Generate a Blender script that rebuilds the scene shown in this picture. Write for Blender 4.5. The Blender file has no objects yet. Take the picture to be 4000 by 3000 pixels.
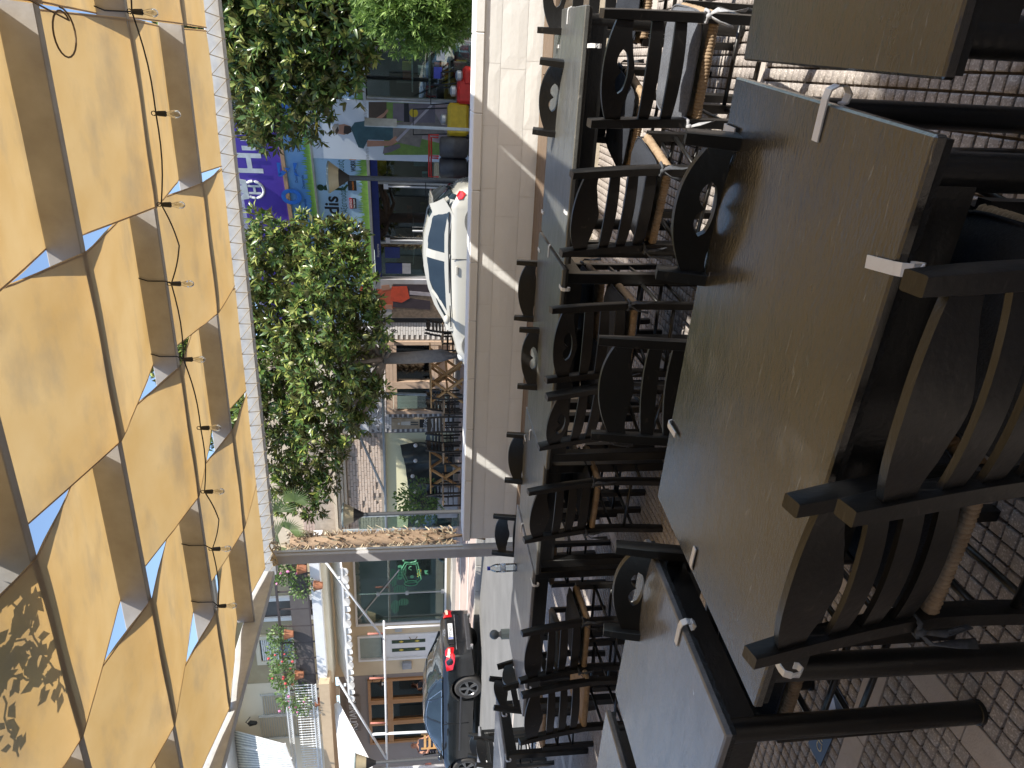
import bpy, math, random
import numpy as np
from mathutils import Vector, Matrix
random.seed(7); np.random.seed(7)
sc = bpy.context.scene
COL = sc.collection
PI = math.pi
# ------------------------------------------------------------------ camera (phone held sideways: rolled 90 degrees)
YAW, PITCH, ROLL, FPX, HC = math.radians(-23.88), math.radians(7.675), math.radians(-.437), 2850.0, 1.5
def cam_axes():
    cy, sy, cp, sp = math.cos(YAW), math.sin(YAW), math.cos(PITCH), math.sin(PITCH)
    f = Vector((sy*cp, cy*cp, -sp)); r = Vector((cy, -sy, 0)); u = r.cross(f)
    cr, sr = math.cos(ROLL), math.sin(ROLL)
    return cr*r+sr*u, -sr*r+cr*u, f
RR, UU, FF = cam_axes()
CAM = Vector((0, 0, HC))
cd = bpy.data.cameras.new('camera'); cam = bpy.data.objects.new('camera', cd); COL.objects.link(cam)
cx, cyv, cz = -UU, RR, -FF
M = Matrix(((cx.x, cyv.x, cz.x, 0), (cx.y, cyv.y, cz.y, 0), (cx.z, cyv.z, cz.z, 0), (0, 0, 0, 1)))
cam.matrix_world = Matrix.Translation(CAM) @ M
cd.sensor_fit = 'HORIZONTAL'; cd.sensor_width = 36; cd.lens = FPX/4000*36
cd.clip_start = .05; cd.clip_end = 2000
sc.camera = cam
# ------------------------------------------------------------------ light
SUN = Vector((.79, -.39, 1.0)).normalized()
w = bpy.data.worlds.new('World'); sc.world = w; w.use_nodes = True
nt = w.node_tree
bg = nt.nodes['Background']; sky = nt.nodes.new('ShaderNodeTexSky'); sky.sky_type = 'NISHITA'; sky.sun_disc = False
sky.sun_elevation = math.asin(SUN.z); sky.sun_rotation = math.atan2(SUN.x, SUN.y)
sky.air_density = 1.0; sky.dust_density = .6; sky.ozone_density = 1.5
nt.links.new(sky.outputs[0], bg.inputs[0]); bg.inputs[1].default_value = .15
sl = bpy.data.lights.new('sun', 'SUN'); sl.energy = 5.0; sl.angle = math.radians(.53); sl.color = (1, .95, .86)
so = bpy.data.objects.new('sun', sl); COL.objects.link(so); so.rotation_euler = SUN.to_track_quat('Z', 'Y').to_euler(); so.location = (0, 0, 20)
vs = sc.view_settings; vs.view_transform = 'Standard'; vs.look = 'None'; vs.gamma = 1; vs.use_curve_mapping = False; vs.exposure = .75
sc.cycles.max_bounces = 8; sc.cycles.transparent_max_bounces = 12

# ------------------------------------------------------------------ photo pixel -> place (survey helpers)
def ray(x, y): return FF+RR*((3000-y-1500)/FPX)-UU*((x-2000)/FPX)
def PY(x, y, Y): d = ray(x, y); return CAM+d*(Y/d.y)
def PZ(x, y, Z=0): d = ray(x, y); return CAM+d*((Z-HC)/d.z)
S0 = Vector((-6.18, 18, 0)); SD = Vector((.936, -.352, 0)).normalized(); SN = Vector((-SD.y, SD.x, 0)); SO = -SN   # tool shop front: origin, along, into, out
def PS(x, y, off=0):
    d = ray(x, y); p0 = S0+SO*off; p = CAM+d*((p0-CAM).dot(SN)/d.dot(SN)); return (p-S0).dot(SD), p.z
# ------------------------------------------------------------------ materials
MATS = {}
def mat(name, c, rough=.6, c2=None, scale=8., amt=.5, bump=0., bscale=40., metal=0., spec=.5, coat=0., trans=0., stretch=None, emit=None, alpha=None, tint=None, detail=6):
    if name in MATS: return MATS[name]
    m = bpy.data.materials.new(name); m.use_nodes = True; n = m.node_tree.nodes; l = m.node_tree.links
    b = n['Principled BSDF']; b.inputs['Roughness'].default_value = rough; b.inputs['Metallic'].default_value = metal
    b.inputs['Specular IOR Level'].default_value = spec; b.inputs['Coat Weight'].default_value = coat; b.inputs['Coat Roughness'].default_value = .08
    b.inputs['Base Color'].default_value = (*c, 1)
    if trans: b.inputs['Transmission Weight'].default_value = trans; b.inputs['IOR'].default_value = 1.45
    if emit: b.inputs['Emission Color'].default_value = (*emit[:3], 1); b.inputs['Emission Strength'].default_value = emit[3]
    tc = n.new('ShaderNodeTexCoord'); mp = n.new('ShaderNodeMapping'); l.new(tc.outputs['Object'], mp.inputs[0])
    if stretch: mp.inputs['Scale'].default_value = stretch
    if c2 is None: c2 = tuple(max(0, v*.72) for v in c)
    nz = n.new('ShaderNodeTexNoise'); nz.inputs['Scale'].default_value = scale; nz.inputs['Detail'].default_value = detail; nz.inputs['Roughness'].default_value = .6
    l.new(mp.outputs[0], nz.inputs['Vector'])
    cr = n.new('ShaderNodeValToRGB'); cr.color_ramp.elements[0].position = .5-amt*.4; cr.color_ramp.elements[1].position = .5+amt*.4
    cr.color_ramp.elements[0].color = (*c2, 1); cr.color_ramp.elements[1].color = (*c, 1)
    l.new(nz.outputs['Fac'], cr.inputs[0]); l.new(cr.outputs[0], b.inputs['Base Color'])
    if bump:
        nb = n.new('ShaderNodeTexNoise'); nb.inputs['Scale'].default_value = bscale; nb.inputs['Detail'].default_value = 4
        l.new(mp.outputs[0], nb.inputs['Vector']); bp = n.new('ShaderNodeBump'); bp.inputs['Strength'].default_value = bump; bp.inputs['Distance'].default_value = .01
        l.new(nb.outputs['Fac'], bp.inputs['Height']); l.new(bp.outputs[0], b.inputs['Normal'])
    MATS[name] = m; return m
def glass(name, tint=(.8, .9, .88), mixf=.25, rough=.02):
    m = bpy.data.materials.new(name); m.use_nodes = True; n = m.node_tree.nodes; l = m.node_tree.links; n.remove(n['Principled BSDF'])
    t = n.new('ShaderNodeBsdfTransparent'); t.inputs[0].default_value = (*tint, 1); g = n.new('ShaderNodeBsdfGlossy'); g.inputs['Roughness'].default_value = rough
    f = n.new('ShaderNodeFresnel'); f.inputs[0].default_value = 1.5; a = n.new('ShaderNodeMath'); a.operation = 'ADD'; a.inputs[1].default_value = mixf; a.use_clamp = True
    x = n.new('ShaderNodeMixShader'); l.new(f.outputs[0], a.inputs[0]); l.new(a.outputs[0], x.inputs[0]); l.new(t.outputs[0], x.inputs[1]); l.new(g.outputs[0], x.inputs[2])
    l.new(x.outputs[0], n['Material Output'].inputs[0]); MATS[name] = m; return m
def leafmat(name, top, young, back, tr=.35, rough=.32):
    m = bpy.data.materials.new(name); m.use_nodes = True; n = m.node_tree.nodes; l = m.node_tree.links; b = n['Principled BSDF']
    geo = n.new('ShaderNodeNewGeometry'); cr = n.new('ShaderNodeValToRGB'); cr.color_ramp.elements[0].color = (*[v*.55 for v in top], 1)
    e = cr.color_ramp.elements.new(.6); e.color = (*top, 1); cr.color_ramp.elements[-1].color = (*young, 1); cr.color_ramp.elements[-1].position = .97
    l.new(geo.outputs['Random Per Island'], cr.inputs[0])
    mx = n.new('ShaderNodeMix'); mx.data_type = 'RGBA'; l.new(geo.outputs['Backfacing'], mx.inputs[0]); l.new(cr.outputs[0], mx.inputs[6]); mx.inputs[7].default_value = (*back, 1)
    l.new(mx.outputs[2], b.inputs['Base Color']); b.inputs['Roughness'].default_value = rough; b.inputs['Specular IOR Level'].default_value = .6
    t = n.new('ShaderNodeBsdfTranslucent'); l.new(mx.outputs[2], t.inputs[0]); x = n.new('ShaderNodeMixShader'); x.inputs[0].default_value = tr
    l.new(b.outputs[0], x.inputs[1]); l.new(t.outputs[0], x.inputs[2]); l.new(x.outputs[0], n['Material Output'].inputs[0]); MATS[name] = m; return m
def fabricmat():
    m = bpy.data.materials.new('canvas'); m.use_nodes = True; n = m.node_tree.nodes; l = m.node_tree.links; n.remove(n['Principled BSDF'])
    tc = n.new('ShaderNodeTexCoord')
    def noise(sc_, st, det=6):
        mp = n.new('ShaderNodeMapping'); mp.inputs['Scale'].default_value = st; l.new(tc.outputs['Object'], mp.inputs[0])
        z = n.new('ShaderNodeTexNoise'); z.inputs['Scale'].default_value = sc_; z.inputs['Detail'].default_value = det; z.inputs['Roughness'].default_value = .65; l.new(mp.outputs[0], z.inputs['Vector']); return z
    a = noise(1.6, (1, 1, 1)); cr = n.new('ShaderNodeValToRGB'); cr.color_ramp.elements[0].color = (.46, .28, .09, 1); cr.color_ramp.elements[0].position = .3
    cr.color_ramp.elements[1].color = (.56, .385, .17, 1); cr.color_ramp.elements[1].position = .72; l.new(a.outputs['Fac'], cr.inputs[0])
    s = noise(2.2, (.9, 1.5, 1), 7); sr = n.new('ShaderNodeValToRGB'); sr.color_ramp.elements[0].position = .5; sr.color_ramp.elements[1].position = .8
    sr.color_ramp.elements[1].color = (.8, .8, .8, 1); l.new(s.outputs['Fac'], sr.inputs[0])
    mx = n.new('ShaderNodeMix'); mx.data_type = 'RGBA'; l.new(sr.outputs[0], mx.inputs[0]); l.new(cr.outputs[0], mx.inputs[6]); mx.inputs[7].default_value = (.22, .17, .11, 1)
    pm = n.new('ShaderNodeMix'); pm.data_type = 'RGBA'; pm.inputs[0].default_value = .7; l.new(mx.outputs[2], pm.inputs[6]); pm.inputs[7].default_value = (.68, .63, .55, 1)   # the weave reflects paler than it transmits
    wv = noise(220, (1, 1, 1), 2); bp = n.new('ShaderNodeBump'); bp.inputs['Strength'].default_value = .12; l.new(wv.outputs['Fac'], bp.inputs['Height'])
    d = n.new('ShaderNodeBsdfDiffuse'); t = n.new('ShaderNodeBsdfTranslucent'); l.new(pm.outputs[2], d.inputs[0]); l.new(mx.outputs[2], t.inputs[0]); l.new(bp.outputs[0], d.inputs['Normal'])
    x = n.new('ShaderNodeMixShader'); x.inputs[0].default_value = .52; l.new(d.outputs[0], x.inputs[1]); l.new(t.outputs[0], x.inputs[2]); l.new(x.outputs[0], n['Material Output'].inputs[0])
    MATS['canvas'] = m; return m
def topmat(name, base, scuff, rough, amt):   # painted table boards: worn matt paint, ripples, scratches
    m = bpy.data.materials.new(name); m.use_nodes = True; n = m.node_tree.nodes; l = m.node_tree.links; b = n['Principled BSDF']
    tc = n.new('ShaderNodeTexCoord')
    def noise(s_, st, det=6, dist=0.):
        mp = n.new('ShaderNodeMapping'); mp.inputs['Scale'].default_value = st; l.new(tc.outputs['Object'], mp.inputs[0])
        z = n.new('ShaderNodeTexNoise'); z.inputs['Scale'].default_value = s_; z.inputs['Detail'].default_value = det; z.inputs['Distortion'].default_value = dist; l.new(mp.outputs[0], z.inputs['Vector']); return z
    a = noise(5, (1, 3, 1), 8, .4); cr = n.new('ShaderNodeValToRGB'); cr.color_ramp.elements[0].position = .35; cr.color_ramp.elements[1].position = .75
    cr.color_ramp.elements[0].color = (*base, 1); cr.color_ramp.elements[1].color = (*[v*1.5 for v in base], 1); l.new(a.outputs['Fac'], cr.inputs[0])
    s = noise(14, (1, 9, 1), 10, 1.2); sr = n.new('ShaderNodeValToRGB'); sr.color_ramp.elements[0].position = .63; sr.color_ramp.elements[1].position = .72
    sr.color_ramp.elements[1].color = (amt, amt, amt, 1); l.new(s.outputs['Fac'], sr.inputs[0])
    mx = n.new('ShaderNodeMix'); mx.data_type = 'RGBA'; l.new(sr.outputs[0], mx.inputs[0]); l.new(cr.outputs[0], mx.inputs[6]); mx.inputs[7].default_value = (*scuff, 1); l.new(mx.outputs[2], b.inputs['Base Color'])
    g = noise(3, (1, 1, 1), 5); mr = n.new('ShaderNodeMapRange'); mr.inputs[3].default_value = rough-.07; mr.inputs[4].default_value = rough+.12; l.new(g.outputs['Fac'], mr.inputs[0]); l.new(mr.outputs[0], b.inputs['Roughness'])
    r1 = noise(60, (1, 2.5, 1), 6); bp = n.new('ShaderNodeBump'); bp.inputs['Strength'].default_value = .32; bp.inputs['Distance'].default_value = .006
    r2 = noise(11, (1, 1.6, 1), 3); ad = n.new('ShaderNodeMath'); ad.operation = 'MULTIPLY_ADD'; ad.inputs[1].default_value = 2.2; l.new(r2.outputs['Fac'], ad.inputs[0]); l.new(r1.outputs['Fac'], ad.inputs[2]); l.new(ad.outputs[0], bp.inputs['Height']); l.new(bp.outputs[0], b.inputs['Normal'])
    b.inputs['Specular IOR Level'].default_value = .8; b.inputs['Coat Weight'].default_value = .45; b.inputs['Coat Roughness'].default_value = .16; b.inputs['Coat IOR'].default_value = 1.6
    MATS[name] = m; return m
def terrazzo():
    m = bpy.data.materials.new('paver'); m.use_nodes = True; n = m.node_tree.nodes; l = m.node_tree.links; b = n['Principled BSDF']
    tc = n.new('ShaderNodeTexCoord'); v = n.new('ShaderNodeTexVoronoi'); v.inputs['Scale'].default_value = 230; geo = n.new('ShaderNodeNewGeometry'); l.new(geo.outputs['Position'], v.inputs['Vector'])
    cr = n.new('ShaderNodeValToRGB'); E_ = cr.color_ramp.elements; E_[0].color = (.25, .225, .21, 1); E_[0].position = .0; E_[1].color = (.62, .58, .54, 1); E_[1].position = 1.; e = E_.new(.62); e.color = (.33, .30, .28, 1)
    l.new(v.outputs['Color'], cr.inputs[0]); nz = n.new('ShaderNodeTexNoise'); nz.inputs['Scale'].default_value = 2.5; nz.inputs['Detail'].default_value = 5; l.new(geo.outputs['Position'], nz.inputs['Vector'])
    mx = n.new('ShaderNodeMix'); mx.data_type = 'RGBA'; mx.blend_type = 'MULTIPLY'; mx.inputs[0].default_value = .7; l.new(cr.outputs[0], mx.inputs[6])
    c2 = n.new('ShaderNodeValToRGB'); c2.color_ramp.elements[0].color = (.6, .56, .55, 1); c2.color_ramp.elements[0].position = .3; c2.color_ramp.elements[1].color = (1.25, 1.2, 1.12, 1); c2.color_ramp.elements[1].position = .7
    l.new(nz.outputs['Fac'], c2.inputs[0]); l.new(c2.outputs[0], mx.inputs[7]); l.new(mx.outputs[2], b.inputs['Base Color']); b.inputs['Roughness'].default_value = .75
    bp = n.new('ShaderNodeBump'); bp.inputs['Strength'].default_value = .3; bp.inputs['Distance'].default_value = .002; l.new(v.outputs['Distance'], bp.inputs['Height']); l.new(bp.outputs[0], b.inputs['Normal'])
    MATS['paver'] = m; return m
CANVAS = fabricmat(); PAVER = terrazzo()
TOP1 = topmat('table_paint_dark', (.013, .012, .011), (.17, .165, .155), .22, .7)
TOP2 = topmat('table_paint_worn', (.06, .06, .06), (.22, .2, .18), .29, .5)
TOP3 = topmat('table_paint_mid_sheen', (.085, .087, .083), (.3, .28, .26), .33, .5)  # black boards lightened in colour for reflected street brightness and weathering
TOP5 = topmat('table_paint_sky_sheen', (.12, .122, .13), (.05, .04, .035), .22, .6)  # sky reflection put into the colour: lighter, slightly blue base
TOP4 = topmat('table_paint_street_sheen', (.17, .17, .178), (.42, .4, .38), .36, .5)  # raised base colour stands in for grazing street reflection, plus weathered paint
def woodmat():
    m = topmat('black_stained_wood', (.0075, .0072, .007), (.10, .085, .07), .32, .4); n = m.node_tree.nodes
    for x in n:
        if x.type == 'BUMP': x.inputs['Strength'].default_value = .14
        if x.type == 'BSDF_PRINCIPLED': x.inputs['Coat Weight'].default_value = 0; x.inputs['Specular IOR Level'].default_value = .55
    return m
WOOD = woodmat()
EDGEW = mat('table_edge', (.02, .018, .016), .6, (.006, .006, .006), 20, .8, .5, 60)
STEEL = mat('black_steel', (.012, .012, .012), .33, (.006, .006, .006), 20, .6, .1, 90)
RUSH = mat('rush', (.44, .32, .20), .8, (.2, .13, .075), 30, .8, .3, 120)
CUSH = mat('denim_cushion', (.045, .05, .062), .9, (.02, .023, .03), 140, .9, .35, 260, spec=.2)
CUSHG = mat('pale_cushion', (.16, .17, .19), .9, (.06, .065, .08), 120, .9, .35, 260, spec=.2)  # paler grey version of the denim, for one chair
WHITEP = mat('white_plastic', (.82, .82, .82), .35)
BEAMP = mat('pergola_paint', (.47, .45, .42), .5, (.3, .27, .24), 6, .8, .1, 30)
RAILP = mat('pergola_rail_paint', (.62, .62, .6), .5, (.42, .42, .42), 9, .6, .15, 30)
WALLP = mat('white_wall_paint', (.82, .815, .79), .8, (.77, .76, .73), 5, .9, .12, 30)
WALLG = mat('wall_joint', (.74, .72, .68), .9, (.7, .68, .64))
BASEP = mat('bench_plaster', (.62, .56, .45), .85, (.5, .44, .35), 4, .8, .3, 30)
PLANK = mat('bench_wood', (.20, .145, .10), .7, (.11, .075, .05), 10, .8, .2, 50, stretch=(1, 10, 10))
DARKG = mat('dark_joint', (.075, .06, .05), .9, (.04, .033, .028), 40, .8, .4, 100)
SMOOTH = mat('smooth_paver', (.52, .46, .41), .75, (.42, .36, .31), 30, .8, .25, 150)
BLACK = mat('matt_black', (.012, .012, .013), .5)
ROPE = mat('rope', (.5, .42, .3), .8)
STRAP = mat('cloth_strap', (.09, .095, .11), .9, (.04, .045, .05), 60)
STRAPL = mat('pale_cloth_strap', (.45, .45, .46), .9, (.25, .25, .27), 60)

# ------------------------------------------------------------------ mesh builder
class MB:
    def __init__(s): s.v = []; s.f = []
    def add(s, vs_, fs):
        o = len(s.v); s.v += [tuple(p) for p in vs_]; s.f += [tuple(i+o for i in f) for f in fs]; return s
    def box(s, c, d, rz=0, bev=0):
        x, y, z = d[0]/2, d[1]/2, d[2]/2; ca, sa = math.cos(rz), math.sin(rz)
        P = []
        if bev:
            b = min(bev, x*.9, y*.9, z*.9)
            for zz, q in ((-z, b), (-z+b, 0), (z-b, 0), (z, b)):
                for px_, py_ in ((-x+q, -y+q+b*(q == 0)), (-x+q+b*(q == 0), -y+q), (x-q-b*(q == 0), -y+q), (x-q, -y+q+b*(q == 0)), (x-q, y-q-b*(q == 0)), (x-q-b*(q == 0), y-q), (-x+q+b*(q == 0), y-q), (-x+q, y-q-b*(q == 0))):
                    P.append((px_, py_, zz))
            F = []
            for k in range(3):
                for i in range(8): F.append((k*8+i, k*8+(i+1) % 8, k*8+8+(i+1) % 8, k*8+8+i))
            F.append(tuple(reversed(range(8)))); F.append(tuple(range(24, 32)))
        else:
            P = [(a, b_, c_) for c_ in (-z, z) for a, b_ in ((-x, -y), (x, -y), (x, y), (-x, y))]
            F = [(3, 2, 1, 0), (4, 5, 6, 7), (0, 1, 5, 4), (1, 2, 6, 5), (2, 3, 7, 6), (3, 0, 4, 7)]
        return s.add([(c[0]+p[0]*ca-p[1]*sa, c[1]+p[0]*sa+p[1]*ca, c[2]+p[2]) for p in P], F)
    def sweep(s, pts, prof, up=Vector((0, 0, 1)), caps=True, scl=None):   # prof: list of (a,b) in side/up plane
        pts = [Vector(p) for p in pts]; n = len(pts); m = len(prof); V = []
        for i, p in enumerate(pts):
            t = (pts[min(i+1, n-1)]-pts[max(i-1, 0)]).normalized()
            sd = t.cross(up)
            if sd.length < 1e-4: sd = t.cross(Vector((1, 0, 0)))
            sd.normalize(); u2 = sd.cross(t); k = scl[i] if scl else 1
            for a, b in prof: V.append(p+sd*a*k+u2*b*k)
        F = []
        for i in range(n-1):
            for j in range(m): F.append((i*m+j, i*m+(j+1) % m, (i+1)*m+(j+1) % m, (i+1)*m+j))
        if caps: F.append(tuple(range(m-1, -1, -1))); F.append(tuple((n-1)*m+j for j in range(m)))
        return s.add(V, F)
    def tube(s, pts, r, n=8, up=Vector((0, 0, 1)), scl=None, caps=True):
        return s.sweep(pts, [(r*math.cos(2*PI*k/n), r*math.sin(2*PI*k/n)) for k in range(n)], up, caps, scl)
    def bar(s, p, q, w_, h, up=Vector((0, 0, 1))): return s.sweep([p, q], [(-w_/2, -h/2), (w_/2, -h/2), (w_/2, h/2), (-w_/2, h/2)], up)
    def lathe(s, prof, c=(0, 0, 0), n=16):
        V = []; m = len(prof)
        for k in range(n):
            a = 2*PI*k/n
            for r, z in prof: V.append((c[0]+r*math.cos(a), c[1]+r*math.sin(a), c[2]+z))
        F = [(k*m+j, ((k+1) % n)*m+j, ((k+1) % n)*m+j+1, k*m+j+1) for k in range(n) for j in range(m-1)]
        if prof[0][0] > 1e-4: F.append(tuple(k*m for k in range(n-1, -1, -1)))
        if prof[-1][0] > 1e-4: F.append(tuple(k*m+m-1 for k in range(n)))
        return s.add(V, F)
    def ball(s, c, r, n=10, sq=1): return s.lathe([(max(1e-5, r*math.sin(PI*i/(n//2+2))), -r*sq*math.cos(PI*i/(n//2+2))) for i in range(n//2+3)], c, n)
    def poly(s, P3, nrm, th):   # flat outline thickened by th along nrm (back side)
        n = len(P3); nrm = Vector(nrm); A = [Vector(p) for p in P3]; Bk = [p-nrm*th for p in A]
        return s.add(A+Bk, [tuple(range(n)), tuple(range(2*n-1, n-1, -1))]+[(i, n+i, n+(i+1) % n, (i+1) % n) for i in range(n)])
    def build(s, name, m, parent=None, smooth=False, local=False, label=None, kind=None):
        me = bpy.data.meshes.new(name); me.from_pydata(s.v, [], s.f); me.update()
        if smooth:
            me.polygons.foreach_set('use_smooth', [True]*len(me.polygons))
            if smooth == 2:
                try: me.set_sharp_from_angle(angle=math.radians(38))
                except Exception: pass
        me.materials.append(m)
        return link(name, me, parent, local, label, kind)
def link(name, me, parent=None, local=False, label=None, kind=None):
    o = bpy.data.objects.new(name, me); COL.objects.link(o)
    if parent:
        o.parent = parent
        if not local and parent.parent is None: o.location = -parent.location
    if label: o['label'] = label
    if kind: o['kind'] = kind
    return o
def tag(o, label=None, cat=None, group=None, kind=None):
    if label: o['label'] = label
    if cat: o['category'] = cat
    if group: o['group'] = group
    if kind: o['kind'] = kind
    return o
def thing(name, label, cat, loc=(0, 0, 0), rz=0, group=None):
    o = bpy.data.objects.new(name, None); COL.objects.link(o); o.location = loc; o.rotation_euler = (0, 0, rz); o.empty_display_size = .1
    return tag(o, label, cat, group)
def dup(root, loc, rz, label=None, group=None):
    def cp(o, par):
        c = o.copy(); COL.objects.link(c)
        if par: c.parent = par
        for ch in list(o.children): cp(ch, c)
        return c
    r = cp(root, None); r.location = loc; r.rotation_euler = (0, 0, rz)
    if label: r['label'] = label
    if group: r['group'] = group
    return r
def one(name, mb, m, label, cat, group=None, smooth=False, base=None):   # single-mesh thing, origin moved to its base
    o = mb.build(name, m, None, smooth); tag(o, label, cat, group)
    return o
_tc = {}
def textmb(mb, s, org, ax, up, h, width=None, th=.006, bold=.0, center=False):
    """flat lettering: org = lower-left corner, ax = reading direction, up, h = capital height"""
    key = (s, bold)
    if key not in _tc:
        cu = bpy.data.curves.new('t', 'FONT'); cu.body = s; cu.size = 1; cu.offset = bold; cu.resolution_u = 3
        ob = bpy.data.objects.new('t', cu); COL.objects.link(ob); dg = bpy.context.evaluated_depsgraph_get(); me = bpy.data.meshes.new_from_object(ob.evaluated_get(dg))
        _tc[key] = ([tuple(v.co) for v in me.vertices], [tuple(p.vertices) for p in me.polygons]); bpy.data.objects.remove(ob); bpy.data.curves.remove(cu); bpy.data.meshes.remove(me)
    V, F = _tc[key]
    if not V: return mb
    x0 = min(v[0] for v in V); x1 = max(v[0] for v in V); k = h/.7; kx = k if width is None else width/(x1-x0)
    ax = Vector(ax).normalized(); up = Vector(up).normalized(); nrm = ax.cross(up); org = Vector(org)
    if center: org = org-ax*(x1-x0)*kx/2
    A = [org+ax*(v[0]-x0)*kx+up*v[1]*k for v in V]
    mb.add(A, F); return mb

# ================================================================== SETTING: ground, street, kerbs
def sheet(name, pts, m, kind='structure'):
    mb = MB(); mb.add(pts, [tuple(range(len(pts)))]); o = mb.build(name, m); o['kind'] = kind; return o
def strip_sheet(name, prof, x0, x1, m):   # prof list of (Y,Z)
    mb = MB(); V = []; F = []
    for i, (y, z) in enumerate(prof): V += [(x0, y, z), (x1, y, z)]
    for i in range(len(prof)-1): F.append((2*i, 2*i+1, 2*i+3, 2*i+2))
    mb.add(V, F); o = mb.build(name, m); o['kind'] = 'structure'; return o
ASPH = mat('asphalt', (.21, .203, .193), .9, (.13, .127, .12), 1.3, .7, .6, 180, detail=12)
CONC = mat('concrete', (.46, .44, .4), .85, (.33, .31, .28), 3, .9, .4, 60, detail=8)
PAVE = mat('pink_paving', (.5, .38, .33), .85, (.36, .3, .27), 4, .7, .3, 60)
MARB = mat('marble_edge', (.66, .64, .6), .7, (.5, .48, .45), 5, .8)
g = sheet('ground', [(-300, -300, -.6), (300, -300, -.6), (300, 400, -.6), (-300, 400, -.6)], mat('earth', (.16, .14, .11), .95, (.1, .09, .07), .3))
road = strip_sheet('road', [(6.95, -.004), (12.7, -.004), (14.34, -.08)], -60, 40, ASPH)
dk = MB(); dk.add([(-60, 14.34, -.3), (40, 14.34, -.3), (40, 14.34, .05), (-60, 14.34, .05)], [(0, 1, 2, 3)])
kerb = MB()
x = -22.
while x < 6:
    L = random.uniform(.75, .95); kerb.box((x+L/2, 14.42, -.12+random.uniform(-.004, .004)), (L-.012, .15, .34), bev=.012); x += L
kerb.build('kerb', CONC)['kind'] = 'structure'
strip_sheet('pavement', [(14.49, .045), (15.1, .10), (16.2, .2), (17.1, .33)], -60, 40, PAVE)
strip_sheet('pavement_marble_band', [(15.3, .127), (15.42, .139)], -24, 6, MARB)
strip_sheet('pavement_marble_band', [(16.45, .2425), (16.55, .2575)], -24, 6, MARB)
strip_sheet('raised_footway', [(17.1, .33), (17.1, .43), (30, .45)], -60, 40, CONC)
# terrace paving: square terrazzo blocks with open joints, smooth bands
P_, GR = .05, .0075
bandx = [-1.67-1.65*k for k in range(0, 6)]; bandy = [1.59-1.65+1.65*k for k in range(0, 6)]
X0, X1, Y0, Y1 = -9.6, 2.6, .1, 6.9
sub = MB(); sub.box(((X0+X1)/2, (Y0+Y1)/2-1.5, -.05), (X1-X0, Y1-Y0+3, .075)); bed = sub.build('terrace_ground', DARKG); bed['kind'] = 'structure'
def lines(a, b, bands):
    out = []; t = a
    bs = sorted(bands)
    edges = [a]+[v for q in bs for v in (q, q+.1) if a < v < b]+[b]
    i = 0; segs = []
    cur = a
    for q in bs:
        if q+.1 <= a or q >= b: continue
        if q > cur: segs.append((cur, q))
        cur = q+.1
    if cur < b: segs.append((cur, b))
    for s_, e_ in segs:
        n = max(1, round((e_-s_)/P_)); st = (e_-s_)/n
        out += [(s_+st*(k+.5), st) for k in range(n)]
    return out
cxs = lines(X0, X1, bandx); cys = lines(Y0, Y1, bandy)
cells = []
for (xx, wx) in cxs:
    for (yy, wy) in cys:
        if yy > 6.02 and xx > -4.55: continue
        cells.append((xx, yy, wx-GR, wy-GR))
cells = np.array(cells)
d = np.hypot(cells[:, 0], cells[:, 1])
def infr(x_, y_):
    v = Vector((x_, y_, 0))-CAM; z = v.dot(FF)
    return z > .1 and abs(v.dot(RR)/z*FPX) < 1450 and abs(v.dot(UU)/z*FPX) < 1950
vis = [i for i in np.argsort(d)[:4000] if infr(cells[i, 0], cells[i, 1])][:300]
cellmesh = []
def cellmb(dx, dy, jit=.002):
    mb = MB(); a, b = dx/2, dy/2; c_ = .0035
    j = lambda: random.uniform(-jit, jit)
    top = [(-a+c_+j(), -b+c_+j(), 0), (a-c_+j(), -b+c_+j(), 0), (a-c_+j(), b-c_+j(), 0), (-a+c_+j(), b-c_+j(), 0)]
    low = [(-a, -b, -.003), (a, -b, -.003), (a, b, -.003), (-a, b, -.003)]; bot = [(p, q, -.012) for p, q, _ in low]
    mb.add(top+low+bot, [(0, 1, 2, 3)]+[(4+i, 4+(i+1) % 4, (i+1) % 4, i) for i in range(4)]+[(8+i, 8+(i+1) % 4, 4+(i+1) % 4, 4+i) for i in range(4)]); return mb
for k in range(6):
    mb = cellmb(.0425, .0425); me = bpy.data.meshes.new('paver'); me.from_pydata(mb.v, [], mb.f); me.materials.append(PAVER); cellmesh.append(me)
visset = set(int(i) for i in vis)
for i in vis:
    o = link('paver', random.choice(cellmesh), bed, True); o.location = (cells[i, 0], cells[i, 1], random.uniform(-.0015, .0015)); o.scale = (cells[i, 2]/.0425, cells[i, 3]/.0425, 1)
rest = np.array([c for i, c in enumerate(cells) if i not in visset]); n = len(rest)
jz = np.random.uniform(-.0015, .0015, n); T = np.zeros((n, 12, 3))
sg = [(-1, -1), (1, -1), (1, 1), (-1, 1)]
for k in range(12):
    a, b = sg[k % 4]; in_ = .003 if k < 4 else 0
    T[:, k, 0] = rest[:, 0]+a*(rest[:, 2]/2-in_)+(np.random.uniform(-.0015, .0015, n) if k < 4 else 0)
    T[:, k, 1] = rest[:, 1]+b*(rest[:, 3]/2-in_)+(np.random.uniform(-.0015, .0015, n) if k < 4 else 0); T[:, k, 2] = jz-(0 if k < 4 else .003 if k < 8 else .012)
fb = np.array([(0, 1, 2, 3)]+[(4+i, 4+(i+1) % 4, (i+1) % 4, i) for i in range(4)]+[(8+i, 8+(i+1) % 4, 4+(i+1) % 4, 4+i) for i in range(4)])
FA = (fb[None]+np.arange(n)[:, None, None]*12).reshape(-1, 4)
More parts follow.
